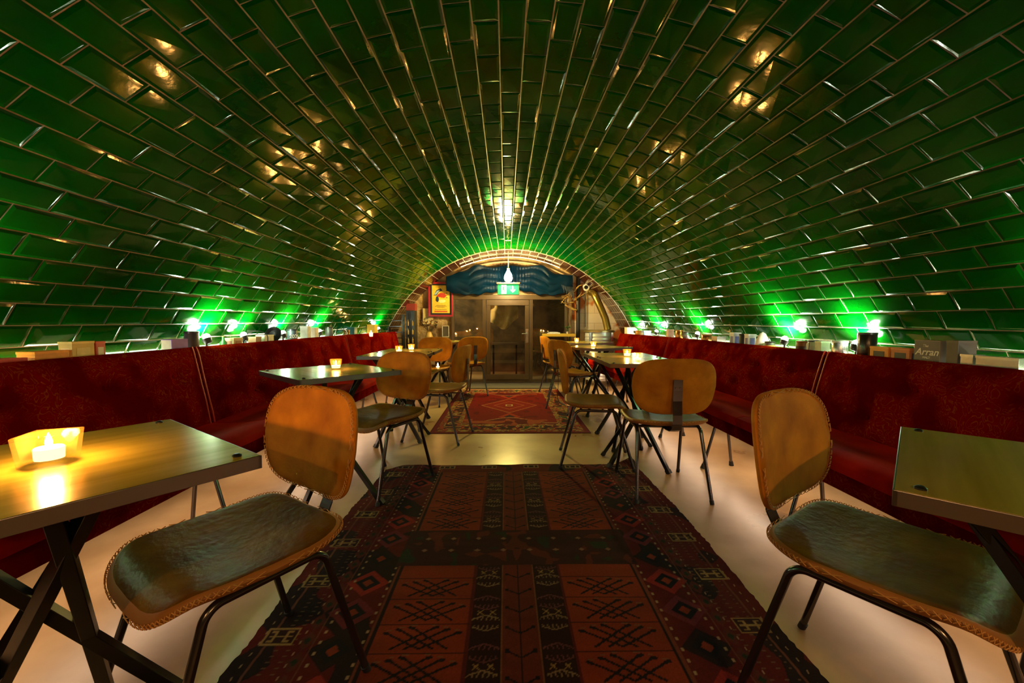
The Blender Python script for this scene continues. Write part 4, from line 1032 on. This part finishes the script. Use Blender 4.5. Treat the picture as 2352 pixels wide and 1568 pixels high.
light('bulb_light', (0, -0.085, 0.07), 150, (1.0, 0.72, 0.13), 0.05, t)

# blue cloth swags
M['blue'] = noise_col(mat('petrol_blue_satin', (0.0, 0.05, 0.10), 0.45, spec=0.12), (0.0, 0.006, 0.017), (0.0, 0.013, 0.032), 3)[0]
def swag(side):
    b = MB()
    x0, x1 = (0.03, -1.0) if side < 0 else (0.05, 1.12)
    topz = [1.99, 1.95, 1.99, 1.88, 1.80] if side < 0 else [1.99, 1.96, 1.99, 1.84, 1.82]
    botz = [1.58, 1.54, 1.50, 1.50, 1.55] if side < 0 else [1.62, 1.56, 1.50, 1.49, 1.58]
    def interp(a, u):
        k = u*(len(a)-1); i = min(int(k), len(a)-2); f = k-i; f = f*f*(3-2*f); return a[i]*(1-f)+a[i+1]*f
    def fn(u, v):
        x = x0+(x1-x0)*u; zt, zb = interp(topz, u), interp(botz, u)
        z = zt+(zb-zt)*v
        sag = math.sin(v*PI*3.2+math.sin(PI*((u*1.6) % 1))*2.2)*0.028*math.sin(PI*min(1, u*1.1+0.05))
        g = math.exp(-u*9)*0.02*math.sin(u*140)
        y = 7.02-0.045*math.sin(PI*v)-abs(sag)-g-0.02*mnoise.noise(Vector((x*5, z*6, 2)))-0.02*u
        return Vector((x, y, z-0.01*math.sin(u*30)*v))
    b.grid(fn, 110, 36)
    return b
for s, lab in ((-1, 'left swag of the petrol blue cloth draped above the glass door'), (1, 'right swag of the petrol blue cloth with fringed end above the glass door')):
    t = empty('draped_cloth', (0, 0, 0), 0, lab, 'cloth')
    o = swag(s).build('swag', M['blue'], t, smooth=True); o.modifiers.new('s', 'SOLIDIFY').thickness = 0.004
    if s > 0:
        b = MB()
        for k in range(16):
            x = 0.92+k*0.0135; z0 = 1.83-0.012*k+0.006*(k % 3); b.tube([(x, 6.99, z0), (x+0.01, 6.965, z0-0.10), (x+0.016, 6.96, z0-0.20-0.02*(k % 4))], 0.0045, 5)
        b.build('fringe', M['blue'], t, smooth=True)
M['arch_strip'] = mat('arch_light_strip', (1, 1, 1), 0.4, emit=(1.0, 0.74, 0.28), es=9)
b = MB(); b.tube([(x_, 6.98, archz(x_)-0.035) for x_ in [-0.75+1.65*k/40 for k in range(41)]], 0.005, 8); tag(b.build('arch_light', M['arch_strip'], smooth=True), 'thin warm light tube following the tiled arch over the door', 'light strip')
b = MB(); b.tube([(x_, 7.07, archz(x_)-0.10) for x_ in [-1.0+2.1*k/30 for k in range(31)]], 0.012, 8); struct(b.build('trim_5', plain((0.6, 0.42, 0.25)), smooth=True))

# ------------------------------------------------------------------ left end: poster, rack, papers, vase
t = empty('framed_poster', (-1.108, 7.10, 1.13), 0, 'yellow poster in a red and black frame left of the door', 'poster')
b = MB()
for cx_, cz_, w_, h_ in ((0, 0.57, 0.42, 0.03), (0, 0.015, 0.42, 0.03), (-0.195, 0.29, 0.03, 0.53), (0.195, 0.29, 0.03, 0.53)): b.box((cx_, -0.01, cz_), (w_, 0.035, h_))
b.build('frame', plain((0.40, 0.015, 0.02), 0.3), t, bevel=0.003)
b = MB(); b.box((0, 0.0, 0.29), (0.365, 0.01, 0.54)); b.build('mount', plain((0.012, 0.015, 0.01)), t)
b = MB(); b.box((0, -0.006, 0.295), (0.30, 0.004, 0.47)); sheet = b.build('printed_sheet', plain((0.85, 0.55, 0.04)), t)
b = MB(); b.cm = 0
def blob(cx_, cz_, rx, rz_, mi, a0=0, seed=0):
    rnd = random.Random(seed); b.prism([(cx_+rx*(1+rnd.uniform(-0.25, 0.2))*math.cos(a), cz_+rz_*(1+rnd.uniform(-0.25, 0.2))*math.sin(a)) for a in [2*PI*k/14 for k in range(14)]], -0.0098-0.0004*mi, -0.008, mi)
b.prism([(-0.12, 0.36), (-0.07, 0.45), (0.0, 0.48), (0.03, 0.44), (-0.03, 0.42), (-0.07, 0.36)], -0.0095, -0.008, 0)
b.prism([(-0.115, 0.37), (-0.06, 0.44), (-0.005, 0.455), (-0.03, 0.43), (-0.075, 0.375)], -0.0105, -0.0085, 1)
blob(0.02, 0.36, 0.075, 0.045, 2, seed=2); blob(0.035, 0.345, 0.04, 0.028, 0, seed=3); blob(-0.06, 0.30, 0.03, 0.05, 0, seed=4); blob(0.02, 0.26, 0.06, 0.03, 3, seed=5)
b.build('printed_figure', [plain((0.02, 0.03, 0.06)), plain((0.35, 0.5, 0.6)), plain((0.5, 0.04, 0.02)), plain((0.85, 0.75, 0.35))], sheet)
b = MB()
for i, (zz, wd) in enumerate(((0.19, 0.16), (0.175, 0.2), (0.16, 0.13), (0.12, 0.2))): b.box((0.0, -0.0092, zz), (wd, 0.0015, 0.006))
b.box((0, -0.0092, 0.088), (0.22, 0.0015, 0.024), mi=1)
for zz in (0.44, 0.40, 0.32): b.box((0.10, -0.0092, zz), (0.03, 0.0015, 0.012))
b.build('printed_lines', [plain((0.15, 0.08, 0.02)), plain((0.6, 0.1, 0.02))], sheet)
# black slatted crate stack and tall dark rack
t = empty('slatted_rack', (-1.72, 6.52, 0), 0, 'black slatted metal rack standing at the far left end of the banquette', 'rack')
for sx in (-1, 1):
    for sy in (-1, 1):
        b = MB(); b.box((sx*0.11, sy*0.05, 0.58), (0.02, 0.02, 1.16)); b.build('post', M['black'], t, bevel=0.003)
for k in range(9):
    b = MB(); b.box((0, 0, 0.34+k*0.09), (0.20, 0.11, 0.012)); b.build('shelf', M['steel'], t)
t = empty('black_cabinet', (-1.54, 6.80, 0), 0, 'tall narrow black bottle cabinet between slatted rack and papers', 'cabinet')
b = MB(); b.box((0, 0, 0.61), (0.14, 0.18, 1.22)); b.build('body', M['black'], t, bevel=0.004)
for k in range(6):
    b = MB(); b.lathe([(0, 0), (0.014, 0), (0.014, 0.06), (0.005, 0.075), (0.005, 0.095), (0, 0.095)], (-0.035+0.07*(k % 2), -0.107, 0.70+0.14*(k//2)), 10, cap=False); b.build('bottle_end', plain((0.35, 0.22, 0.04), 0.3), t, smooth=True)
b = MB(); b.box((0, 0, 1.28), (0.15, 0.14, 0.11)); o = b.build('red_box', plain((0.30, 0.03, 0.015)), bevel=0.003); o.location = (-1.54, 6.80, 0.0045-0.004); tag(o, 'dull red box on top of the tall black cabinet', 'box')
o.name = 'box'
t = empty('notice_sheet', (-1.33, 7.12, 1.0), R(0), 'cream paper notice pinned to the plaster wall below and left of the poster', 'paper')
b = MB(); b.grid(lambda u, v: Vector((-0.09+0.18*u, -0.004-0.012*(1-v)**2, 0.27*v)), 6, 8); o2 = b.build('sheet', plain((0.75, 0.6, 0.3), 0.8), t); o2.modifiers.new('s', 'SOLIDIFY').thickness = 0.001
b = MB(); b.box((0.03, -0.010, 0.22), (0.06, 0.003, 0.05)); b.box((-0.03, -0.012, 0.10), (0.07, 0.003, 0.006)); b.box((-0.03, -0.012, 0.08), (0.06, 0.003, 0.005)); b.build('print', plain((0.12, 0.16, 0.25)), t)
# vase on a little stand
t = empty('side_stand', (-1.27, 6.85, 0), 0, 'small dark round stand under the flower vase', 'stand')
b = MB(); b.lathe([(0, 0.66), (0.15, 0.66), (0.15, 0.68), (0, 0.68)], (0, 0, 0), 24, cap=False); b.build('top', M['pillar'], t); b = MB(); b.tube([(0, 0, 0.02), (0, 0, 0.66)], 0.02, 10); b.build('stem', M['steel'], t, smooth=True); b = MB(); b.lathe([(0.12, 0), (0.12, 0.01), (0.02, 0.03)], (0, 0, 0), 20); b.build('foot', M['steel'], t, smooth=True)
t = empty('flower_vase', (-1.27, 6.85, 0.681), 0, 'ochre vase holding a bunch of dried flowers below the poster', 'vase')
b = MB(); b.lathe([(0.04, 0), (0.07, 0.05), (0.075, 0.10), (0.045, 0.17), (0.035, 0.19), (0.045, 0.205)], (0, 0, 0), 20); b.build('vase_body', plain((0.62, 0.36, 0.08), 0.35), t, smooth=True)
rnd = random.Random(8); st = MB(); lf = MB(); fl_ = MB()
for i in range(34):
    a = rnd.uniform(0, 2*PI); rr = 0.15*math.sqrt(rnd.random()); tip = Vector((rr*math.cos(a), rr*math.sin(a)*0.7, 0.24+0.15*rnd.random())); st.tube([(0, 0, 0.18), tip*0.6+Vector((0, 0, 0.06)), tip], 0.002, 4)
    for q in range(3):
        d = Vector((rnd.uniform(-1, 1), rnd.uniform(-1, 1), rnd.uniform(-0.4, 1))).normalized()*0.04; s_ = d.cross(Vector((0.3, 0.2, 1))).normalized()*0.012; lf.add([tip, tip+d*0.5+s_, tip+d, tip+d*0.5-s_], [(0, 1, 2, 3)])
    if i % 3 == 0: fl_.lathe([(0, -0.01), (0.014, -0.004), (0.016, 0.006), (0, 0.012)], tip, 8, cap=False)
st.build('stems', plain((0.12, 0.08, 0.03)), t); lf.build('leaves', plain((0.08, 0.045, 0.02)), t, recalc=False); fl_.build('flower_heads', plain((0.45, 0.16, 0.03)), t)
t = empty('small_frame', (-1.03, 7.1, 0.78), 0, 'small pale picture frame low on the wall beside the door', 'picture frame')
b = MB()
for cx_, cz_, w_, h_ in ((0, 0.19, 0.12, 0.012), (0, 0.006, 0.12, 0.012), (-0.054, 0.1, 0.012, 0.18), (0.054, 0.1, 0.012, 0.18)): b.box((cx_, -0.006, cz_), (w_, 0.02, h_))
b.build('frame', plain((0.75, 0.62, 0.35)), t); b = MB(); b.box((0, 0, 0.1), (0.1, 0.006, 0.17)); b.build('picture', plain((0.10, 0.07, 0.04)), t)

# ------------------------------------------------------------------ right end: stove, shelf, branch, vent
t = empty('barrel_stove', (1.53, 6.78, 0), 0, 'ribbed silver barrel stove with a brass-coloured pipe at the right end', 'stove')
b = MB(); prof = [(0.225, 0.10)]
for k in range(14): prof += [(0.225, 0.12+k*0.052), (0.231, 0.135+k*0.052), (0.225, 0.15+k*0.052)]
prof += [(0.225, 0.875)]; b.lathe(prof, (0, 0, 0), 36); b.build('barrel', mat('stove_steel', (0.6, 0.6, 0.62), 0.35, metal=0.3), t, smooth=True)
b = MB(); b.lathe([(0.25, 0.875), (0.25, 0.90), (0.22, 0.91), (0, 0.915)], (0, 0, 0), 36, cap=False); b.build('lid', mat('lid_metal', (0.35, 0.27, 0.13), 0.35, metal=0.8), t, smooth=True)
for a in (0.6, 2.6, 4.6):
    b = MB(); b.tube([(0.19*math.cos(a), 0.19*math.sin(a), 0.10), (0.21*math.cos(a), 0.21*math.sin(a), 0.0)], 0.015, 8); b.build('leg', M['steel'], t)
b = MB(); pts = [(0.15, 0.02, 0.91), (0.11, 0.05, 1.10), (0.03, 0.08, 1.30), (-0.03, 0.11, 1.44), (-0.055, 0.15, 1.50), (-0.065, 0.21, 1.53), (-0.07, 0.34, 1.54)]
b.tube(pts, 0.058, 18); b.build('pipe', mat('brass_pipe', (0.42, 0.28, 0.06), 0.3, metal=0.9), t, smooth=True)
b = MB(); b.box((-0.18, -0.17, 0.80), (0.03, 0.03, 0.14)); b.box((0.17, -0.17, 0.80), (0.03, 0.03, 0.14)); b.build('clasp', M['bright_steel'], t)
t = empty('wall_shelf', (0.88, 6.93, 0.80), 0, 'bright yellow pine shelf in front of the right glass pane', 'shelf')
b = MB(); b.box((0, 0, 0.02), (0.54, 0.20, 0.045)); b.build('board', mat('yellow_pine', (0.75, 0.45, 0.04), 0.4), t, bevel=0.003)
for sx in (-1, 1):
    b = MB(); b.tube([(sx*0.20, 0.06, -0.001), (sx*0.20, 0.06, -0.80)], 0.012, 8); b.build('upright', M['steel'], t, smooth=True)
b = MB(); b.box((0, 0, 0.006), (0.20, 0.14, 0.012)); b.box((0.01, 0.005, 0.016), (0.18, 0.13, 0.008)); b.box((-0.01, 0, 0.024), (0.16, 0.12, 0.008)); o = b.build('menu_stack', plain((0.75, 0.72, 0.66))); o.location = (0.80, 6.93, 0.8427); tag(o, 'stack of white menus on the yellow shelf', 'menu stack')
plant((1.03, 6.93, 0.8427), 0.05, 0.13, 14, (0.06, 0.2, 0.03), (0.75, 0.7, 0.6), 'small green pot plant on the yellow shelf', 12, 0.035, 0.03)
# driftwood branches hung on the post
b = MB(); rnd = random.Random(3)
base = Vector((1.10, 7.04, 1.46))
for k in range(9):
    p = base+Vector((rnd.uniform(-0.02, 0.06), rnd.uniform(-0.02, 0), rnd.uniform(-0.12, 0.12))); d = Vector((rnd.choice((-1, -1, 1))*rnd.uniform(0.4, 1), -0.3*rnd.random(), rnd.uniform(-0.8, 0.6))).normalized(); pts = [p]
    for q in range(6): d = (d+Vector((rnd.uniform(-0.4, 0.4), rnd.uniform(-0.1, 0.1), rnd.uniform(-0.4, 0.4)))).normalized(); pts.append(pts[-1]+d*0.04)
    b.tube(pts, [0.013*(1-i/8) for i in range(7)], 7)
b.tube([(1.00, 7.0, 1.33), (1.07, 6.98, 1.29), (1.14, 6.99, 1.25), (1.20, 7.0, 1.24)], [0.012, 0.022, 0.02, 0.008], 8)
o = b.build('driftwood', noise_col(mat('bleached_wood', (0.4, 0.2, 0.05), 0.7), (0.16, 0.06, 0.015), (0.62, 0.38, 0.08), 12)[0], smooth=True); tag(o, 'tangle of twisted driftwood branches hung beside the fringed blue cloth', 'driftwood')
t = empty('wall_fan', (1.375, 7.12, 1.63), 0, 'round white ring socket with a black centre high on the orange wall', 'wall fitting')
b = MB(); b.lathe([(0.062, 0.0), (0.062, 0.02), (0.05, 0.03), (0.036, 0.03), (0.034, 0.01)], (0, 0, 0), 28, cap=False); mm_ = Matrix.Rotation(PI/2, 3, 'X'); b.v = [tuple(mm_ @ Vector(v)) for v in b.v]; b.build('ring', plain((0.85, 0.82, 0.8)), t, smooth=True)
b = MB(); b.lathe([(0.036, 0.0), (0.036, 0.012), (0.012, 0.02), (0, 0.02)], (0, 0, 0), 24, cap=False); b.v = [tuple(mm_ @ Vector(v)) for v in b.v]; b.build('centre', M['black'], t, smooth=True)
t.name = 'wall_socket'
b = MB(); b.tube([(1.375, 7.11, 1.565), (1.372, 7.12, 1.50), (1.37, 7.12, 0.95)], 0.006, 6); b.tube([(1.375, 7.115, 1.56), (1.33, 7.12, 1.48), (1.285, 7.12, 1.47)], 0.006, 6); o = b.build('cable', M['black'], smooth=True); tag(o, 'thin black cable running down from the round wall fitting', 'cable')
b = MB(); b.tube([(1.235, 7.08, 0), (1.235, 7.08, 1.80)], 0.035, 12); o = b.build('drain_pipe', plain((0.02, 0.014, 0.01)), smooth=True); tag(o, 'black vertical pipe on the wall beside the timber post', 'pipe')

# ------------------------------------------------------------------ warm lamps over the bar behind the camera
def pendant(x, y, z, p, label, shaded):
    label = 'warm metal pendant lamp hanging behind the viewer, ' + label
    t = empty('pendant_lamp', (x, y, z), 0, label, 'lamp', 'warm pendant lamps behind the viewer')
    b = MB(); b.lathe([(0.02, 0.13), (0.05, 0.10), (0.11, 0.0), (0.105, 0.0), (0.045, 0.095), (0.0, 0.11)], (0, 0, 0), 24, cap=False); b.build('shade', mat('lamp_shade_metal', (0.3, 0.18, 0.06), 0.3, metal=0.8), t, smooth=True)
    dz = 0.045 if shaded else 0.0
    b = MB(); b.lathe([(0, -0.02), (0.022, 0.0), (0.024, 0.02), (0.012, 0.045), (0, 0.045)], (0, 0, dz), 16, cap=False); b.build('bulb', mat('warm_bulb', (1, 0.8, 0.5), 0.5, emit=(1, 0.45, 0.12), es=18), t, smooth=True)
    zc = vpt(math.asin(max(-1, min(1, (x-VX)/2.36))), y).z
    b = MB(); b.tube([(0, 0, 0.12), (0, 0, zc-z-0.01)], 0.003, 6); b.build('cord', M['black'], t)
    light('bulb_light', (0, 0, 0.012 if shaded else -0.045), p*(1.7 if shaded else 0.25), (1, 0.55, 0.20), 0.02, t)
for x, y, z, p, l_ in ((-0.75, -0.85, 1.62, 14, 'on the left'), (0.95, -0.75, 1.60, 20, 'on the right'), (0.1, -1.3, 1.75, 12, 'in the middle')):
    pendant(x, y, z, p, l_, l_ != 'in the middle')
